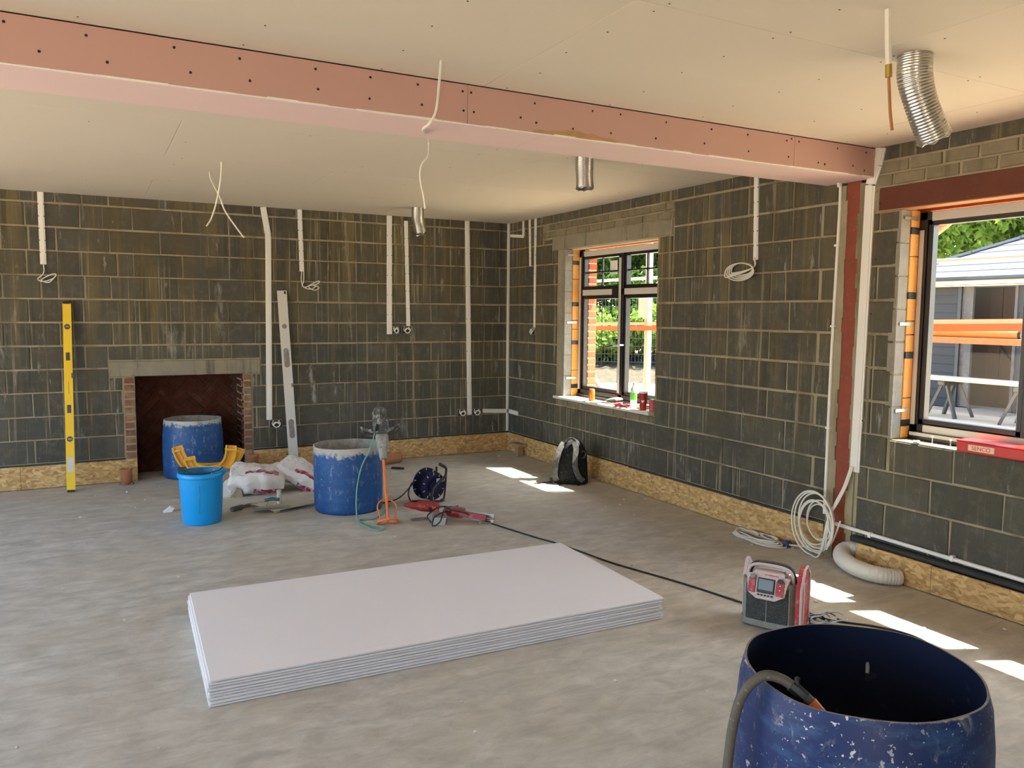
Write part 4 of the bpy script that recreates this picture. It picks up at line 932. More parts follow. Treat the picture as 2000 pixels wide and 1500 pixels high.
# ------------------------------------------------------------------ paddle mixer leaning on the mid drum
f_, h_ = Vector((2.09, 6.035, .012)), Vector((2.205, 6.58, .935)); L = (h_ - f_).length; zax = (h_ - f_).normalized()
xax = Vector((.9, -.43, 0)); xax = (xax - zax * xax.dot(zax)).normalized(); yax = zax.cross(xax)
mx = thing('paddle_mixer', 'electric paddle mixer with orange paddle, standing propped against the mid drum', 'mixer', f_); mx.rotation_euler = Matrix((xax, yax, zax)).transposed().to_euler()
MB().tube([(0, 0, .0), (0, 0, .56)], .0115, 10).part('shaft', 'orange', mx, True)
MB().tube([(.085 * math.cos(t), .085 * math.sin(t), .004 + .022 * 0) for t in np.linspace(0, 2 * math.pi, 33)], .009, 8, 0, False).part('base_ring', 'orange', mx, True)
for a in (0, math.pi): MB().tube([(.083 * math.cos(a), .083 * math.sin(a), .006), (.04 * math.cos(a), .04 * math.sin(a), .0), (0, 0, .01)], .008, 8).part('ring_spoke', 'orange', mx, True)
for k, a0 in enumerate((.2, .2 + math.pi)):
    pts = [(.083 * math.cos(a0), .083 * math.sin(a0), .01)] + [(q * math.cos(a0 + t), q * math.sin(a0 + t), z) for q, t, z in ((.062, .05, .035), (.070, .1, .085), (.080, .15, .125), (.068, .2, .165), (.038, .25, .19), (.008, .3, .196))]
    MB().tube(pts, .012, 8, 5, True, .5).part('paddle_blade', 'orange', mx, True)
b = MB(); b.lathe([(.014, .54), (.030, .55), (.036, .60), (.036, .64), (.046, .65), (.048, .70), (.052, .705), (.056, .765), (.050, .775)], 20); b.part('gearbox', 'mixer2', mx, True)
for i in range(7): a = i * .9; MB().box((-.006, -.056, .70), (.006, -.046, .765), .003, Matrix.Rotation(a, 4, 'Z')).part('cooling_rib', 'mixer2', mx)
b = MB(); b.lathe([(.045, .775), (.067, .785), (.070, .82), (.066, .90)], 20); b.part('motor_housing', 'mixer', mx, True)
b = MB(); b.lathe([(.066, .90), (.060, .905), (.062, .96), (.058, 1.0), (.046, 1.018), (.0001, 1.02)], 20); b.part('top_cap', 'mixer', mx, True)
for i in range(8): MB().box((-.007, -.069, .83), (.007, -.060, .99), .003, Matrix.Rotation(i * .785, 4, 'Z')).part('casing_rib', 'mixer', mx)
for s in (-1, 1):
    MB().tube([(s * .05, -.02, .79), (s * .10, -.05, .80), (s * .145, -.05, .822), (s * .165, -.03, .845)], .0125, 8, 4).part('grip_handle', 'mixer', mx, True)
    MB().tube([(s * .05, .03, .785), (s * .11, .03, .79), (s * .155, .0, .80), (s * .165, -.03, .815)], .011, 8, 4).part('grip_handle', 'mixer', mx, True)
MB().tube([(-.09, -.06, .80), (-.05, -.075, .77), (.03, -.075, .765), (.11, -.06, .80)], .014, 8, 4).part('handle_bridge', 'mixer', mx, True)
q = (mx.matrix_basis).inverted()
def lw(*p): return q @ Vector(p)
q = Matrix.LocRotScale(f_, mx.rotation_euler, None).inverted()
cordp = [(2.12, 6.40, .735), (2.07, 6.34, .66), (2.02, 6.30, .56), (1.96, 6.31, .44), (1.92, 6.31, .28), (1.90, 6.28, .12), (1.89, 6.20, .015), (1.90, 6.02, .006), (1.95, 5.87, .006), (2.02, 5.90, .006), (2.01, 5.97, .006), (1.93, 6.08, .006), (1.92, 6.25, .006), (2.03, 6.22, .006), (2.12, 6.32, .006), (2.20, 6.44, .006), (2.30, 6.60, .006)]
MB().tube([lw(*p) for p in cordp], .0058, 6, 6).part('power_cord', 'green', mx, True, 'green power cord')
MB().tube([lw(2.13, 6.42, .765), lw(2.115, 6.395, .73), lw(2.085, 6.355, .675)], lambda t: .012 - .004 * t, 8).part('cord_sleeve', 'black', mx, True)

# ------------------------------------------------------------------ cable reel
# built upright with its axle along local y, turned so that the discs face the camera's left
rl = thing('cable_reel', 'dark blue extension cable reel on a black tubular stand', 'cable reel', (2.68, 6.60, 0), R(14))
def disc(y0, y1, r, zc, name, m, hole=0): return MB().cyl((0, y0, zc), (0, y1, zc), r, 36).part(name, m, rl)
disc(.05, .062, .142, .165, 'rear_disc', 'navy'); disc(-.045, .05, .085, .165, 'cable_hub', 'black'); disc(-.062, -.045, .128, .155, 'front_disc', 'navy'); disc(-.085, -.062, .05, .155, 'socket_panel', 'navy')
for i in range(10):
    MB().cyl((0, -.032 + i * .0085, .165), (0, -.0255 + i * .0085, .165), .098 + .004 * (i % 2), 28).part('wound_cable', 'black', rl)
for i in range(10):
    a = i * 2 * math.pi / 10 + .3
    MB().bar((.120 * math.cos(a), .0485, .165 + .120 * math.sin(a)), (.139 * math.cos(a), .0485, .165 + .139 * math.sin(a)), .007, .003, (0, 1, 0)).part('white_mark', 'whitem', rl)
    MB().bar((.100 * math.cos(a), -.0630, .155 + .100 * math.sin(a)), (.122 * math.cos(a), -.0630, .155 + .122 * math.sin(a)), .006, .003, (0, 1, 0)).part('white_mark', 'whitem', rl)
MB().box((.015, -.0885, .185), (.055, -.084, .225)).part('paper_label', 'label', rl); MB().box((-.05, -.064, .07), (-.02, -.0615, .10)).part('paper_label', 'greyt', rl)
MB().tube([(-.13, -.22, .012), (-.12, -.20, .08), (-.07, -.15, .15), (.03, -.11, .20), (.11, -.09, .24), (.125, -.085, .30), (.11, -.085, .325)], .0115, 10, 6).part('stand_tube', 'black', rl, True)
MB().tube([(.125, -.085, .27), (.12, -.08, .15), (.11, -.07, .03), (.09, -.05, .014)], .009, 8, 5).part('stand_leg', 'black', rl, True)
MB().tube([(.125, .06, .30), (.13, .075, .15), (.12, .085, .012)], .009, 8, 5).part('stand_leg', 'black', rl, True)
MB().tube([(-.13, .08, .012), (-.13, -.06, .035), (-.06, -.1, .03), (.05, -.1, .02), (.11, -.07, .012)], .009, 8, 5).part('stand_foot', 'black', rl, True)
MB().tube([(.115, -.085, .318), (.05, -.085, .355)], .015, 10).part('handle_grip', 'blackd', rl, True)
MB().tube([(0, -.09, .155), (0, .07, .165)], .013, 10).part('axle', 'black', rl)
MB().tube([(-.142, .03, .20), (-.20, .0, .19), (-.245, -.02, .11), (-.21, -.03, .03), (-.14, -.03, .012), (-.10, -.12, .008), (.0, -.28, .006), (.05, -.36, .02)], .007, 8, 6).part('cable_tail', 'black', rl, True)
MB().tube([(.13, .0, .24), (.19, .05, .26), (.22, .10, .33), (.24, .12, .40)], .0015, 5, 5).part('loose_wire', 'steelblade', rl, True)
MB().tube([(-.135, .06, .18), (-.24, .13, .05), (-.36, .20, .01), (-.46, .24, .008)], .006, 6, 5).part('cable_tail', 'black', rl, True)

# ------------------------------------------------------------------ red screwguns tangled in their cord
def gun(label, loc, xa, za, k, long_nose):
    x_ = Vector(xa).normalized(); z_ = Vector(za); z_ = (z_ - x_ * z_.dot(x_)).normalized(); y_ = z_.cross(x_)
    o = thing('screwgun', label, 'power tool', loc, group='red drywall screwguns'); o.rotation_euler = Matrix((x_, y_, z_)).transposed().to_euler(); o.scale = (k, k, k)
    RY = Matrix.Rotation(R(90), 4, 'Y')
    b = MB(); b.lathe([(.020, -.045), (.034, -.04), (.039, .0), (.039, .08), (.031, .115), (.025, .125)], 16, mx=RY); b.part('motor_body', 'red', o, True)
    b = MB(); b.lathe([(.026, .12), (.026, .15), (.016, .19), (.011, .21)], 14, mx=RY); b.part('nose_cone', 'red', o, True)
    MB().tube([(.005, 0, -.02), (-.01, .0, -.07), (-.02, .0, -.13)], lambda t: .023 + .004 * t, 10, 4, True, .8).part('grip', 'red', o, True)
    b = MB().box((-.07, -.038, -.20), (.045, .038, -.125), .012); bt = b.part('battery', 'greyt', o)
    MB().box((-.055, -.0395, -.19), (.01, -.037, -.14)).part('battery_label', 'label', bt); MB().box((.012, -.0395, -.19), (.035, -.037, -.14)).part('red_patch', 'radio_red', bt)
    MB().box((-.055, -.03, -.2015), (.03, .03, -.199)).part('battery_label', 'label', bt)
    MB().box((.025, -.012, -.06), (.038, .012, -.03), .004).part('trigger', 'black', o)
    if long_nose:
        MB().prism([(.10, -.034), (.33, -.014), (.33, .014), (.18, .038), (.10, .038)], -.022, .022, 'y').part('screw_feed_rail', 'red', o); MB().box((.18, -.035, -.040), (.38, .035, -.034)).part('metal_plate', 'steelblade', o)
        MB().tube([(.33, 0, .0), (.40, 0, -.005)], .006, 8).part('bit', 'steelblade', o)
    return o
gun('dusty red screwgun lying with its labelled grey battery towards the plasterboards', (2.475, 6.02, .105), (-.9, .15, .12), (.16, .9, .28), 1.15, False)
gun('red screwgun with long feed nose pointing towards the window wall', (2.61, 5.96, .058), (.62, -.78, -.04), (-.2, -.15, 1), 1.0, True).rotation_euler.rotate_axis('X', R(65))
o = thing('power_lead', 'thin black cord wound over the two red screwguns', 'cord', (2.45, 5.80, .0))
MB().tube([(-.10, -.05, .05), (-.12, -.02, .10), (-.02, .02, .145), (.08, .06, .135), (.10, .02, .10), (.02, -.03, .12), (-.08, -.06, .09), (-.10, -.08, .03), (-.04, -.09, .06), (.04, .0, .14), (.14, .05, .10), (.24, .0, .07), (.34, -.05, .02), (.40, -.10, .008)], .006, 6, 5).part('cord', 'black', o, True)
b = MB().prism([(-.07, -.018), (.03, -.028), (.08, -.02), (.08, .01), (.03, .03), (-.07, .02)], .004, .014, 'z'); b.v = [(x * .9 + 2.36, y * .9 + 6.05, z) for x, y, z in b.v]
b.top('scraper_blade', 'greyt', 'flat dusty scraper blade lying left of the red screwguns', 'scraper')
# ------------------------------------------------------------------ trowel on hawk, brush handle, small tools
o = thing('plaster_hawk', 'square cream plasterer hawk plate lying on the floor by the mid drum', 'hawk', (1.46, 6.98, 0), R(20))
MB().box((-.20, -.17, .028), (.20, .17, .032), .001).part('plate', 'hawk', o); MB().cyl((0, 0, .03), (0, 0, .012), .03, 12).part('plate_boss', 'hawk', o)
MB().cyl((-.02, .04, .03), (-.02, .04, .15), .02, 14).part('handle', 'sillw', o, True)
MB().box((-.17, -.15, .0), (-.13, -.11, .028), .004).part('foot_block', 'offcut', o); MB().box((.13, .11, .0), (.17, .15, .028), .004).part('foot_block', 'offcut', o)
o = thing('plaster_trowel', 'plastering trowel with teal handle resting on the hawk edge', 'trowel', (1.33, 6.86, .034), R(-14))
MB().box((-.155, -.058, 0), (.155, .058, .0025), .0008).part('blade', 'steelblade', o); MB().box((-.12, -.010, .0025), (.12, .010, .012), .003).part('mounting_spine', 'steelblade', o)
MB().tube([(-.05, 0, .010), (-.042, 0, .035), (-.03, 0, .062)], .008, 8, 4).part('handle_neck', 'steelblade', o, True)
MB().tube([(-.055, 0, .068), (.0, 0, .078), (.07, 0, .070)], .017, 10, 4, True, .85).part('grip', 'tealh', o, True)
o = thing('tape_brush', 'grey-handled tool lying on the floor between bucket and trowel', 'tool', (1.12, 7.06, 0), R(38))
MB().tube([(-.12, 0, .026), (.0, 0, .022)], .022, 12).part('grip', 'hose', o, True); MB().tube([(0, 0, .022), (.10, 0, .018)], lambda t: .016 - .005 * t, 10).part('neck', 'hose', o, True)
MB().box((.09, -.04, .006), (.15, .04, .028), .006).part('head', 'steelblade', o); MB().tube([(.05 + .0 * t, .05 + .022 * math.cos(t), .024 + .022 * math.sin(t)) for t in np.linspace(0, 6.28, 17)], .003, 5).part('wire_ring', 'galv', o)
o = thing('utility_knife', 'small black-handled tool on the floor right of the mid drum', 'tool', (2.93, 8.17, 0), R(-40))
MB().box((-.06, -.014, .0), (.06, .014, .024), .006).part('handle', 'black', o)
for i in range(4): MB().box((-.05 + i * .024, -.0155, .003), (-.04 + i * .024, .0155, .0255), .002).part('grip_band', 'black', o)
MB().tube([(-.06, 0, .01), (-.16, .01, .006)], .004, 6).part('shank', 'galv', o); MB().cyl((.062, 0, .012), (.085, 0, .012), .012, 10).part('end_cap', 'black', o)
# ------------------------------------------------------------------ backpack
bp = thing('backpack', 'black backpack standing near the window wall, shoulder straps towards the room', 'backpack', (4.29, 6.745, 0), R(-38))
b = MB(); n = 28
def sec(z):
    t = z / .45; w = .170 * (1 - .16 * t) * max(0, 1 - max(0, (t - .55) / .45) ** 2.2) ** .5 + .004; d = .105 * (1 - .3 * t) * max(0, 1 - max(0, (t - .7) / .3) ** 2) ** .5 + .003
    return w, d
zs = [0, .012, .05, .12, .2, .27, .33, .38, .41, .43, .445, .45]
prof_ = []
for z in zs:
    w, d = sec(z); k_ = .93 if z == 0 else 1
    prof_.append([(w * k_ * math.copysign(abs(math.cos(a)) ** .62, math.cos(a)), d * k_ * math.copysign(abs(math.sin(a)) ** .62, math.sin(a)) + .025 * (z / .45) + .004 * math.sin(5 * a + 20 * z), z) for a in np.linspace(0, 2 * math.pi, n, endpoint=False)])
vs = sum(prof_, []); fs = [(i * n + k, i * n + (k + 1) % n, (i + 1) * n + (k + 1) % n, (i + 1) * n + k) for i in range(len(zs) - 1) for k in range(n)]
b.add(vs, fs + [tuple(range(n))[::-1], tuple((len(zs) - 1) * n + k for k in range(n))]); b.part('pack_body', 'pack', bp, 'all')
def strip(pts, w, name, m, th=.012):
    P = catmull(pts, 6); b = MB()
    for p, q_ in zip(P[:-1], P[1:]):
        d = (q_ - p); nrm = Vector((0, -1, 0)) - d.normalized() * Vector((0, -1, 0)).dot(d.normalized()); b.bar(p - d * .06, q_ + d * .06, w, th, nrm)
    return b.part(name, m, bp)
strip([(.035, -.045, .425), (.055, -.085, .36), (.05, -.115, .27), (.055, -.135, .18), (.09, -.13, .09), (.135, -.115, .045)], .052, 'shoulder_strap', 'strap')
strip([(-.075, -.045, .415), (-.11, -.085, .35), (-.135, -.115, .26), (-.15, -.125, .17), (-.15, -.115, .08), (-.135, -.10, .035)], .055, 'shoulder_strap', 'strap')
strip([(-.045, -.03, .428), (-.02, -.05, .455), (.02, -.05, .458), (.04, -.03, .43)], .022, 'grab_handle', 'strap', .008)
for x in (-.075, .05): MB().tube([(x, -.105, .03), (x + .02, -.14, .015), (x + (.05 if x > 0 else -.08), -.17, .006)], .007, 6, 4, True, .4).part('loose_webbing', 'pack', bp)
MB().tube([(-.16, -.10, .03), (-.24, -.08, .008), (-.30, -.10, .01)], .012, 6, 4, True, .5).part('loose_webbing', 'blackd', bp, True); MB().box((-.215, -.09, .0), (-.185, -.05, .05), .006).part('buckle', 'blackd', bp)
MB().tube([(.11, -.085, .33), (.135, -.08, .345), (.15, -.06, .31), (.14, -.075, .28), (.115, -.09, .265)], .005, 6, 4).part('side_loop', 'strap', bp, True)

# ------------------------------------------------------------------ site radio
# local -y is the front, x to the right of someone facing it
rd = thing('site_radio', 'dusty red and black site radio standing on the floor beside the near drum', 'radio', (3.30, 3.095, 0), R(-62)); rd.scale = (1, 1, .91)
wv = .150; dv = .10
b = MB(); pl = [(-wv, -dv * .55), (-wv * .82, -dv), (0, -dv * 1.08), (wv * .82, -dv), (wv, -dv * .55), (wv, dv), (-wv, dv)]
b.prism(pl, .012, .055, 'z'); b.part('base_shell', 'radio_grey', rd)
b = MB(); b.prism([(x * .97, y * .97) for x, y in pl], .055, .29, 'z'); b.part('body', 'radio_grey', rd)
b = MB(); b.prism([(-wv * .80, -dv * .90), (-wv * .74, -dv * 1.02), (0, -dv * 1.095), (wv * .74, -dv * 1.02), (wv * .80, -dv * .90)], .05, .265, 'z'); b.part('speaker_grille', 'radio_dark', rd)
b = MB(); b.box((-.002, -dv * 1.10, .05), (.002, -dv * 1.06, .19)); b.part('grille_seam', 'radio_grey', rd)
fm = Matrix.Translation((0, -dv * 1.06, .255)) @ Matrix.Rotation(R(-16), 4, 'X')
b = MB(); b.prism([(-.112, .075), (-.098, -.035), (-.05, -.066), (.05, -.066), (.098, -.035), (.112, .075)], -.014, .03, 'y', fm); fc = b.part('control_panel', 'radio_pale', rd)
for x0, x1 in ((-.098, -.058), (.05, .095)): MB().box((x0, -.018, -.035), (x1, -.012, .052), .004, fm).part('red_panel', 'radio_red', fc)
MB().box((-.05, -.019, -.03), (.044, -.012, .058), .004, fm).part('screen_bezel', 'black', fc); MB().box((-.043, -.0205, -.012), (.037, -.018, .05), .001, fm).part('screen', 'screen', fc)
for i in range(5): MB().box((-.045 + i * .018, -.0175, -.047), (-.033 + i * .018, -.012, -.037), .001, fm).part('button', 'black', fc)
MB().cyl(fm @ Vector((-.076, -.010, .06)), fm @ Vector((-.076, -.03, .06)), .014, 16).part('knob', 'radio_grey', fc); MB().cyl(fm @ Vector((.072, -.010, .055)), fm @ Vector((.072, -.03, .055)), .014, 16).part('knob', 'black', fc)
for i in range(2): MB().cyl(fm @ Vector((.072, -.016, .028 - i * .025)), fm @ Vector((.072, -.021, .028 - i * .025)), .004, 8).part('button', 'whitem', fc)
MB().box((-.085, -dv * .95, .285), (.085, dv * .2, .345), .012).part('battery_bay_cover', 'radio_pale', rd); MB().box((-.02, -dv * .97, .305), (.06, -dv * .9, .335), .006).part('red_badge', 'radio_red', rd)
MB().tube([(-.125, -.02, .27), (-.115, -.02, .335), (-.085, -.015, .372), (0, -.01, .378), (.085, -.015, .372), (.115, -.02, .335), (.125, -.02, .27)], .013, 10, 5).part('carry_handle', 'radio_dark', rd, True)
MB().tube([(-.125, -.045, .25), (-.118, -.045, .335), (-.085, -.04, .368), (0, -.035, .374), (.085, -.04, .368), (.118, -.045, .335), (.125, -.045, .25)], .009, 8, 5).part('handle_guard', 'radio_pale', rd, True)
g = MB(); g.prism([(-.085, .03), (-.06, .016), (.075, .016), (.09, .03), (.09, .33), (.03, .385), (-.02, .375), (-.085, .27)], wv - .004, wv + .024, 'x'); sg = g.part('side_guard', 'radio_red', rd)
MB().tube([(wv + .026, -.085, .03), (wv + .026, -.085, .27), (wv + .026, -.02, .378), (wv + .026, .03, .388), (wv + .026, .09, .33), (wv + .026, .09, .03)], .007, 8).part('guard_edge', 'radio_pale', sg, True)
MB().box((wv + .022, -.035, .05), (wv + .028, -.015, .30), .002).part('guard_rib', 'radio_pale', sg)
g = MB(); g.prism([(-.03, .03), (.075, .016), (.09, .03), (.09, .33), (.03, .385), (0, .375), (-.03, .29)], -wv - .006, -wv + .012, 'x'); g.part('side_guard', 'radio_pale', rd)
for x in (-.10, .10): MB().box((x - .03, -dv * .8, 0), (x + .03, -dv * .3, .014), .004).part('rubber_foot', 'radio_dark', rd); MB().box((x - .03, dv * .4, 0), (x + .03, dv * .9, .014), .004).part('rubber_foot', 'radio_dark', rd)

# ------------------------------------------------------------------ extension leads on the floor
o = thing('extension_lead', 'black extension lead running across the floor behind the plasterboards to the radio', 'cord', (3.05, 4.9, 0))
P = [(2.84, 5.66, .007), (2.90, 5.41, .006), (2.97, 5.13, .006), (3.03, 4.93, .006), (3.08, 4.65, .006), (3.12, 4.4, .006), (3.18, 4.18, .006), (3.25, 3.95, .006), (3.31, 3.72, .006), (3.36, 3.48, .006), (3.38, 3.30, .012)]
MB().tube([(x - 3.05, y - 4.9, z) for x, y, z in P], .006, 6, 5).part('cord', 'black', o, True)
o = thing('extension_lead', 'black lead running from the radio behind the near drum', 'cord', (3.6, 3.0, 0))
MB().tube([(-.15, .12, .03), (-.02, .12, .01), (.02, -.02, .006), (.08, -.10, .006), (.18, -.22, .006), (.24, -.40, .006), (.16, -.62, .006), (.0, -.8, .006)], .006, 6, 5).part('cord', 'black', o, True)
o = thing('wire_coil', 'tangle of pale blue thin wire on the floor between radio and near drum', 'wire', (3.50, 2.98, 0))
rr = random.Random(11)
for i in range(6): MB().tube([((.05 + .03 * rr.random()) * math.cos(t) * 1.7 + .02 * i - .04, (.05 + .02 * rr.random()) * math.sin(t) - .02 * i + .04, .005 + .008 * i + .01 * math.sin(3 * t)) for t in np.linspace(0, 6.0, 16)], .004, 5, 3).part('wire', 'lblue' if i % 2 else 'black', o, True)
# white flexible duct at the foot of the wall
P = catmull([(4.64, 3.58, .105), (4.575, 3.645, .095), (4.485, 3.60, .075), (4.415, 3.48, .066), (4.40, 3.36, .060), (4.425, 3.265, .056), (4.485, 3.205, .052), (4.52, 3.19, .05)], 16); n = len(P)
o = thing('flexible_duct', 'white ribbed flexible duct coming out of the wall foot beside the steel post', 'duct', (4.52, 3.45, 0)); off = Vector((4.52, 3.45, 0))
MB().tube([p - off for p in P], lambda t: (.060 - .010 * t) * (1 + (.02 + .05 * max(0, t - .45)) * math.sin(t * n * 1.75)), 26, 0, True).part('ribbed_tube', 'duct', o, 'all')
# timber offcut against the upstand, crumbs
o = thing('timber_offcut', 'small T-shaped timber offcut standing against the strand board near the corner', 'offcut', (4.56, 8.33, 0))
MB().box((-.06, -.06, 0), (-.035, .02, .125), .002).part('upright', 'offcut', o); MB().box((-.09, -.12, .125), (.02, .10, .155), .003).part('top_piece', 'offcut', o); MB().box((-.035, -.05, 0), (.02, .01, .125), .002).part('upright', 'offcut', o)
b = MB(); rr = random.Random(9)
for i in range(110):
    x, y = rr.uniform(-.6, 4.4), rr.uniform(1.6, 8.6); s = rr.uniform(.003, .010)
    if .3 < x < 3.0 and 3.3 < y < 4.8 or math.hypot(x - 1.97, y - 6.7) < .35 or math.hypot(x - .77, y - 6.8) < .22: continue
    b.box((x - s, y - s * rr.uniform(.6, 1.8), 0), (x + s, y + s, s * .8), s * .3)
for i in range(26): x, y = 4.55 - rr.random() ** 2 * .25, rr.uniform(4.0, 8.6); s = rr.uniform(.004, .014); b.box((x - s, y - s, 0), (x + s, y + s, s * .7), s * .3)
b.top('plaster_crumbs', 'crumb', 'scattered pale plaster crumbs on the concrete floor', 'debris', kind='stuff')
# ------------------------------------------------------------------ on the window sills
SZ = .803
def can(label, loc):
    o = thing('drink_can', label, 'can', loc); MB().lathe([(.024, 0), (.033, .008), (.033, .112), (.027, .122), (.026, .125)], 20).part('can_body', 'can', o, True); MB().cyl((0, 0, .124), (0, 0, .126), .025, 16).part('lid', 'galv', o)
can('orange drink can on the sill of the casement window', (4.65, 6.93, SZ))
o = thing('plastic_bottle', 'clear plastic bottle with bright green label on the sill', 'bottle', (4.70, 6.27, SZ))
MB().lathe([(.030, 0), (.034, .008), (.033, .06), (.034, .15), (.030, .18), (.014, .21), (.013, .225)], 20).part('bottle_body', 'bottle', o, True); MB().lathe([(.0345, .075), (.0345, .145)], 20).part('label_band', 'greenl', o, True); MB().cyl((0, 0, .225), (0, 0, .245), .015, 14).part('cap', 'label', o)
o = thing('paper_cup', 'tall red paper cup with a pale heart mark on the sill', 'cup', (4.645, 6.045, SZ))
b = MB(); b.lathe([(.030, 0), (.044, .165)], 24); b.part('cup_body', 'cup', o, True); MB().lathe([(.046, .163), (.046, .172), (.041, .18)], 24).part('lid', 'paper', o, True)
hp = [(.0, -.014), (.015, .004), (.013, .013), (.006, .015), (0, .008), (-.006, .015), (-.013, .013), (-.015, .004)]
m_ = Matrix.Rotation(R(-42), 4, 'Z') @ Matrix.Translation((0, -.0375, .085)); MB().prism(hp, -.002, .002, 'y', m_).part('heart_mark', 'paper', o)
o = thing('drink_can', 'red can half hidden behind the window reveal at the near sill end', 'can', (4.665, 5.925, SZ)); MB().lathe([(.024, 0), (.032, .008), (.032, .10), (.026, .112)], 20).part('can_body', 'redwrap', o, True); MB().cyl((0, 0, .111), (0, 0, .113), .025, 16).part('lid', 'galv', o)
def crumple(name, label, loc, rad, m, seed, cat, flat=.6):
    r = random.Random(seed); o = thing(name, label, cat, loc); b = MB()
    prof = [(.001, 0), (rad * .8, .002), (rad, rad * flat * .5), (rad * .75, rad * flat), (.001, rad * flat * 1.1)]; w = {}
    b.lathe(prof, 14, (0, 0, 0), lambda th, i: (rad * .25 * math.sin(3 * th + i * 2 + seed) if 0 < i < 4 else 0, rad * .1 * (1 + math.sin(4 * th + i)) if i > 1 else 0)); b.part('crumpled_wrap', m, o); return o
crumple('food_wrapper', 'crumpled red and white food wrapper in the middle of the sill', (4.62, 6.40, SZ), .05, 'redwrap', 2, 'wrapper')
crumple('food_wrapper', 'pink crumpled wrapper beside the green-labelled bottle', (4.66, 6.34, SZ), .045, 'redwrap', 5, 'wrapper', .4)
o = thing('paper_sheet', 'bent white paper sheet with pale blue edge standing behind the wrappers', 'paper', (4.68, 6.62, SZ)); MB().tube([(-.03, .12, .0), (.0, .08, .03), (.02, 0, .055), (.03, -.08, .06), (.02, -.12, .05)], .035, 6, 4, True, .08).part('sheet', 'paper', o, True); MB().tube([(.0, .10, .03), (.03, 0, .062), (.04, -.10, .062)], .004, 6, 4).part('blue_edge', 'lblue', o, True)
o = thing('food_tray', 'flat pale food tray behind the red cup', 'tray', (4.72, 6.14, SZ)); MB().box((-.04, -.07, 0), (.04, .07, .035), .01).part('tray_body', 'fascia', o); MB().box((-.045, -.075, .033), (.045, .075, .04), .004).part('tray_rim', 'sillw', o)
o = thing('bottle_cap', 'tiny dark bottle cap on the sill in front of the bottle', 'cap', (4.60, 6.24, SZ)); MB().lathe([(.014, 0), (.014, .011), (.011, .013)], 14).part('cap_shell', 'blackd', o)
o = thing('tool_case', 'flat bright red case lying on the sill of the right-hand window', 'case', (4.645, 2.22, .907), 0)
MB().box((-.055, -.70, 0), (.115, .69, .066), .006).part('case_body', 'redbox', o); MB().box((-.058, -.703, .062), (.118, .693, .070), .004).part('case_lid', 'redbox', o)
fc = bpy.data.curves.new('lettering', 'FONT'); fc.body = 'SENCO'; fc.size = .034; fc.extrude = .0006; fc.align_x = 'CENTER'; fc.materials.append(MT['redbox'])
MB().box((-.0568, .46, .014), (-.0548, .615, .050), .0008).part('pale_badge', 'tilecol', o)
lt_ = bpy.data.objects.new('lettering_curve', fc); COL.objects.link(lt_); bpy.context.view_layer.update()
lm = bpy.data.meshes.new_from_object(lt_.evaluated_get(bpy.context.evaluated_depsgraph_get())); bpy.data.objects.remove(lt_); lt = bpy.data.objects.new('lettering', lm); COL.objects.link(lt); lt.parent = o; lt.location = (-.0572, .5375, .020); lt.rotation_euler = (R(90), 0, R(-90))
for i, y in enumerate((2.99, 3.13)):
    s_ = thing('frame_screw', ['upright screw left of the red case on the right-hand sill', 'upright screw farther left of the red case near the window jamb'][i], 'screw', (4.66 + .03 * i, y, .905)); MB().cyl((0, 0, 0), (0, 0, .045), .003, 8).part('shank', 'galv', s_); MB().lathe([(.003, .042), (.009, .05), (.009, .052)], 10).part('head', 'galv', s_)
crumple('plaster_lump', 'pale crumbly lump on the right-hand sill left of the red case', (4.635, 3.20, .905), .022, 'sillw', 3, 'debris', .7)
# ------------------------------------------------------------------ outside, seen through the windows
GZ = -.06
g = MB()
nx_, ny_ = 40, 40; xs = np.linspace(W + .36, 60, nx_); ys = np.linspace(-30, 60, ny_)
def gz(x, y): return GZ + max(0, (math.hypot(x * .9, y) - 22)) * .11 * (1 if y > 10 else .3)
g.add([(x, y, gz(x, y)) for x in xs for y in ys], [(i * ny_ + j, (i + 1) * ny_ + j, (i + 1) * ny_ + j + 1, i * ny_ + j + 1) for i in range(nx_ - 1) for j in range(ny_ - 1)])
g.top('ground', 'ground', kind='structure')
g = MB(); g.box((-30, -30, GZ - .1), (XL - .12, 40, GZ)); g.box((XL - .12, -30, GZ - .1), (W + .36, YF - .12, GZ)); g.top('terrace', 'ground', kind='structure')
bk = MB(); rr = random.Random(21); px = []
n1, n2 = 110, 16
for i in range(n1 + 1):
    a = R(28 + 42 * i / n1)
    for j in range(n2 + 1):
        d = 20.6 + 9 * j / n2; px.append((d * math.sin(a), d * math.cos(a), GZ + 0 + .6 * (j / n2) ** .8 + rr.uniform(0, .09) * (j > 0) - .02))
bk.add(px, [(i * (n2 + 1) + j, (i + 1) * (n2 + 1) + j, (i + 1) * (n2 + 1) + j + 1, i * (n2 + 1) + j + 1) for i in range(n1) for j in range(n2)])
bk.top('earth_bank', 'bank', kind='structure', smooth='all')
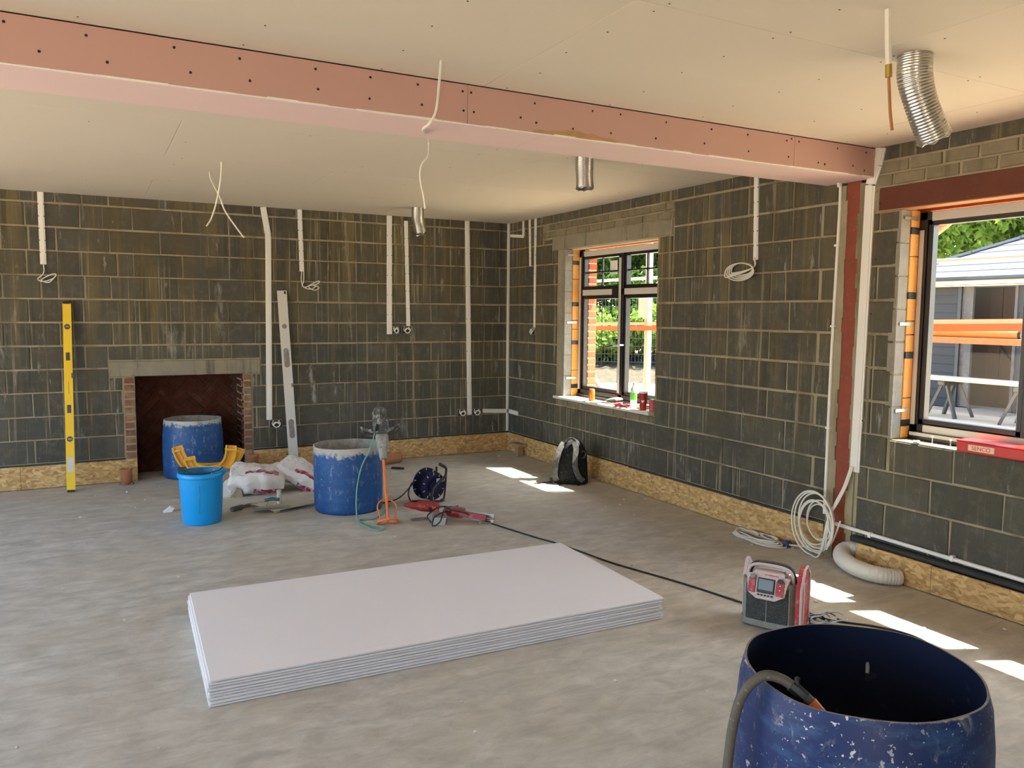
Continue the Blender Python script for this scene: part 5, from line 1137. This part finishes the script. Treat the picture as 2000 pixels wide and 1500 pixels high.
# scaffold along the wall
def pole(label, a, b, r=.026, m='tube', name='scaffold_pole', cat='scaffold pole'):
    a, b = Vector(a), Vector(b); o = thing(name, label, cat, a, group='scaffold outside the windows'); MB().tube([(0, 0, 0), b - a], r, 12).part('tube', m, o, True)
    d = (b - a).normalized()
    for t, nm in ((a + d * .0, 'end_plug'), (b, 'end_plug')): MB().cyl(t - a - d * .012, t - a + d * .012, r * 1.08, 12).part(nm, 'black', o)
    return o
pole('upright pale scaffold pole outside the casement window', (6.30, 8.13, GZ), (6.30, 8.13, 5.2), .045)
pole('upright scaffold pole outside between the two windows', (6.30, 5.3, GZ), (6.30, 5.3, 5.2), .035)
pole('thin horizontal scaffold pole high outside the casement window', (6.36, 2.6, 2.18), (6.36, 10.4, 2.18), .018, 'sillw')
pole('slanting scaffold brace low outside the casement window', (6.25, 9.62, 1.12), (6.25, 8.7, .35), .04, 'deck')
pole('slanting orange brace high outside the right-hand window', (6.2, 4.45, 2.26), (6.2, 3.6, 2.85), .05, 'rail_or')
def board(label, a, b, w, h, m, name='scaffold_board', cat='board'):
    a, b = Vector(a), Vector(b); o = thing(name, label, cat, a, group='boards outside the windows'); bb = MB(); bb.bar((0, 0, 0), b - a, w, h); bb.part('plank', m, o); return o
board('long orange timber guard rail outside both windows', (6.24, 2.6, 1.655), (6.24, 10.6, 1.49), .05, .06, 'rail_or')
board('white topped rail lying just above the orange guard rail outside', (6.34, 2.6, 1.70), (6.34, 10.6, 1.555), .10, .035, 'sillw')
pole('thick pale timber pole with dark capped end outside right-hand window', (6.40, 3.585, 1.575), (6.40, 6.2, 1.585), .036, 'pinewood')
board('lowest yellowish pole of rails outside the right-hand window', (6.36, 2.8, 1.515), (6.36, 6.2, 1.525), .06, .05, 'deck')
MB().box((6.22, 8.02, 1.68), (6.25, 8.24, 1.92), .004).top('site_notice', 'paper', 'blank white notice board fixed to the scaffold upright outside', 'sign')
# trestles with planks
def trestle(label, loc):
    o = thing('trestle', label, 'trestle', loc, group='trestles outside'); MB().box((-.30, -.06, .56), (.30, .06, .66), .02).part('top_beam', 'trestle', o)
    for sx in (-.22, .22):
        for sy in (-1, 1): b = MB(); b.bar((sx * .8, sy * .04, .60), (sx * 1.15, sy * .27, 0), .055, .045); b.part('leg', 'trestle', o)
    return o
trestle('grey plastic trestle at far left of the planks outside', (13.55, 8.75, GZ)); trestle('grey plastic trestle at the near end of the planks outside', (13.5, 7.42, GZ))
for i, (dx, l) in enumerate(((-.16, 'front pale plank of the pair laid across the trestles outside'), (.14, 'rear pale plank of the pair laid across the trestles outside'))):
    board(l, (13.5 + dx, 6.4, .625), (13.5 + dx, 10.2, .625), .25, .05, 'deck')
# outbuilding with grey weatherboards, slate roof
sh = thing('outbuilding', 'grey weatherboarded outbuilding with slate roof and open doorway, seen through the right-hand window', 'outbuilding', (14.9, 8, GZ))
SX, SZ_ = 14.9, GZ
def sp(name, m, a, b, ch=0): o = MB().box((a[0] - 14.9, a[1] - 8, a[2] - GZ), (b[0] - 14.9, b[1] - 8, b[2] - GZ), ch).part(name, m, sh); return o
for y0, y1 in ((9.53, 10.75), (4.5, 8.42)):
    for i in range(14):
        z = GZ + .02 + i * .168; b = MB(); b.prism([(0, z - GZ), (-.034, z - GZ), (-.012, z - GZ + .178), (0, z - GZ + .178)], y0 - 8, y1 - 8, 'y'); b.part('weatherboard', 'clad', sh)
sp('wall_core', 'gutter', (14.93, 9.5, GZ), (15.05, 10.75, 2.4)); sp('wall_core', 'gutter', (14.93, 4.5, GZ), (15.05, 8.44, 2.4)); sp('wall_core', 'gutter', (14.93, 8.4, 2.28), (15.05, 9.55, 2.5))
sp('corner_post', 'gutter', (14.84, 9.47, GZ), (14.95, 9.54, 2.33)); sp('corner_post', 'membrane', (14.85, 8.42, GZ), (14.95, 8.47, 2.33))
sp('membrane_strip', 'membrane', (14.88, 9.26, GZ + .05), (14.94, 9.47, 2.32)); sp('side_wall', 'clad', (14.95, 10.7, GZ), (19, 10.75, 2.4)); sp('side_wall', 'clad', (14.95, 4.4, GZ), (19, 4.5, 2.4)); sp('ceiling_boards', 'wooddoor', (14.95, 4.4, 2.40), (19, 10.75, 2.43)); sp('rear_wall', 'wooddoor', (18.9, 4.5, GZ), (19, 10.75, 2.4))
for i in range(7): sp('door_plank', 'wooddoor', (15.5 + .012 * (i % 2), 7.6 + i * .245, GZ + .1), (15.54, 7.838 + i * .245, 2.3), .004)
b = MB(); b.bar((.58, 1.15, 1.35), (.58, .35, .35), .09, .02); b.part('door_brace', 'wooddoor', sh)
sp('floor_slab', 'deck', (14.3, 8.3, GZ), (15.5, 9.6, GZ + .03)); sp('interior_wall', 'wooddoor', (15.6, 7.2, GZ), (15.64, 10.0, 2.4))
sp('fascia_board', 'fascia', (14.62, 4.2, 2.315), (14.66, 11.0, 2.40)); sp('gutter', 'gutter', (14.50, 4.2, 2.40), (14.63, 11.05, 2.475), .02); sp('soffit', 'fascia', (14.62, 4.2, 2.30), (14.95, 11.0, 2.325))
sl = .45; ny0 = 11.1
for i in range(16):
    x0 = 14.55 + i * .30; x1 = x0 + .34; z0 = 2.45 + sl * (x0 - 14.55); z1 = 2.45 + sl * (x1 - 14.55); d = x0 - 14.55; n = 12
    b = MB(); ya, yb = 3.0, ny0 - d; e = .02
    b.add([(x0 - 14.9, ya - 8, z0 + e - GZ), (x0 - 14.9, yb - 8, z0 + e - GZ), (x1 - 14.9, yb - .34 - 8, z1 + .004 - GZ), (x1 - 14.9, ya - 8, z1 + .004 - GZ), (x0 - 14.9, ya - 8, z0 - .01 - GZ), (x0 - 14.9, yb - 8, z0 - .01 - GZ), (x1 - 14.9, yb - .34 - 8, z1 - .02 - GZ), (x1 - 14.9, ya - 8, z1 - .02 - GZ)],
          [(0, 1, 2, 3), (7, 6, 5, 4), (0, 4, 5, 1), (1, 5, 6, 2), (2, 6, 7, 3), (3, 7, 4, 0)]); b.part('slate_course', 'slate', sh)
for i in range(8):
    t0, t1 = i * .6, i * .6 + .58; b = MB(); b.bar((14.55 + t0 - 14.9, ny0 - t0 - 8, 2.49 + sl * t0 - GZ + .006 * (i % 2)), (14.55 + t1 - 14.9, ny0 - t1 - 8, 2.49 + sl * t1 - GZ), .16, .05); b.part('hip_tile', 'slate', sh)
b = MB(); b.add([(14.55 - 14.9, ny0 - 8, 2.45 - GZ), (14.55 + 4.8 - 14.9, ny0 - 4.8 - 8, 2.45 + sl * 4.8 - GZ), (24 - 14.9, ny0 - 8, 2.45 - GZ)], [(0, 1, 2)]); b.part('roof_side', 'slate', sh)
# wire mesh site fence in front of the bushes
o = thing('mesh_fence', 'grey wire mesh site fence before the bushes outside the casement window', 'fence', (0, 0, GZ + .3))
b = MB(); fa = [(23.0 * math.sin(R(a)), 23.0 * math.cos(R(a))) for a in (29, 34.5, 40, 45.5, 51)]
for (xa, ya), (xb, yb) in zip(fa[:-1], fa[1:]):
    for t in (0, 1): x, y = xa + (xb - xa) * t, ya + (yb - ya) * t; MB().cyl((x, y, 0), (x, y, 2.0), .015, 8).part('post', 'trestle', o)
    w = MB()
    for t in np.linspace(0, 1, 24): w.bar((xa + (xb - xa) * t, ya + (yb - ya) * t, .1), (xa + (xb - xa) * t, ya + (yb - ya) * t, 1.95), .004)
    for z in np.linspace(.12, 1.94, 9): w.bar((xa, ya, z), (xb, yb, z), .008)
    w.part('mesh_panel', 'fence_dark', o)['kind'] = 'stuff'
# bushes and trees
def tree(name, label, x, y, rad, zc, hz, n, m, seed, trunk=True, leaf=.16, cat='tree', group='trees beyond the building site'):
    r = np.random.default_rng(seed); z0 = gz(x, y); o = thing(name, label, cat, (x, y, z0), group=group)
    k = r.integers(9, 14); cc = r.normal(size=(k, 3)) * .5; cc /= np.maximum(1, np.linalg.norm(cc, axis=1)[:, None]); cr = r.uniform(.35, .6, k)
    i = r.integers(0, k, n); d = r.normal(size=(n, 3)); d /= np.linalg.norm(d, axis=1)[:, None]
    P = (cc[i] * .75 + d * (cr[i] * r.uniform(.55, 1.0, n) ** .5)[:, None]) * np.array([rad, rad, hz]) + np.array([0, 0, zc])
    P = P[P[:, 2] > .02]; n = len(P)
    a = r.normal(size=(n, 3)); a /= np.linalg.norm(a, axis=1)[:, None]; bdir = np.cross(a, r.normal(size=(n, 3))); bdir /= np.linalg.norm(bdir, axis=1)[:, None]
    s = (leaf * r.uniform(.6, 1.3, n))[:, None]; nn = np.cross(a, bdir)
    V = np.stack([P - a * s, P + bdir * s * .5 + nn * s * .12, P + a * s, P - bdir * s * .5 + nn * s * .12], 1).reshape(-1, 3)
    me = bpy.data.meshes.new('foliage'); me.from_pydata(V.tolist(), [], np.arange(4 * n).reshape(-1, 4).tolist()); me.materials.append(MT[m])
    f_ = bpy.data.objects.new('foliage', me); COL.objects.link(f_); f_.parent = o; f_['kind'] = 'stuff'
    if trunk:
        b = MB(); b.tube([(0, 0, -.1), (.06, .03, zc * .5), (-.03, .05, zc)], lambda t: rad * (.075 - .04 * t), 8, 4); b.part('trunk', 'bark', o, True)
        for q in range(4): b = MB(); c_ = cc[q] * .7 * np.array([rad, rad, hz]) + np.array([0, 0, zc]); b.tube([(0, .03, zc * .55), tuple(c_ * np.array([.5, .5, .9])), tuple(c_)], lambda t: rad * (.035 - .022 * t), 6, 3); b.part('limb', 'bark', o, True)
    return o
def at(deg, d): return d * math.sin(R(deg)), d * math.cos(R(deg))
kinds = [('dark', 'leaf_a'), ('bright', 'leaf_b')]
bush = [(31.2, 25.5, 0, 'leftmost dark bush seen through the casement window'), (34.0, 24.8, 1, 'bright green bush seen low in the left casement pane'), (36.6, 26.0, 0, 'dark bush seen behind the mullion of the casement window'), (39.4, 24.8, 1, 'bright bush seen through the right casement pane'), (42.0, 26, 0, 'dark bush beside the scaffold upright, seen through the casement window'), (44.6, 25.5, 0, 'dark bush right of the scaffold upright, hidden from the room by the wall pier')]
for i, (a, d, k, lb) in enumerate(bush):
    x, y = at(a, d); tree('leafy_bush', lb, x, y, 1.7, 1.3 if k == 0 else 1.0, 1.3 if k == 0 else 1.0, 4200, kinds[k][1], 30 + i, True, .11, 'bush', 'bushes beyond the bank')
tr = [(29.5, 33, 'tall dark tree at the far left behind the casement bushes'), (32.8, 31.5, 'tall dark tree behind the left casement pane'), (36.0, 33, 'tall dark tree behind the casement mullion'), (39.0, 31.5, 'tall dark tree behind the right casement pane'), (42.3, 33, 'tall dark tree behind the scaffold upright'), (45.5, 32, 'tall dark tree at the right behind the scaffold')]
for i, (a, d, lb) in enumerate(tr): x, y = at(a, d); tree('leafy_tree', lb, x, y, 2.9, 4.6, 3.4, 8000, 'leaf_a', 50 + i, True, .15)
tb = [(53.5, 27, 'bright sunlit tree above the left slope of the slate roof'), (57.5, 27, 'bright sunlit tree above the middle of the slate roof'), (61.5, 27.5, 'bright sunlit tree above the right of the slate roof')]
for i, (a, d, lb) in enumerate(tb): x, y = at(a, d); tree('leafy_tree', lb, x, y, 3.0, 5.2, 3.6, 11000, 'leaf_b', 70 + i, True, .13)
print('objects', len(bpy.data.objects))
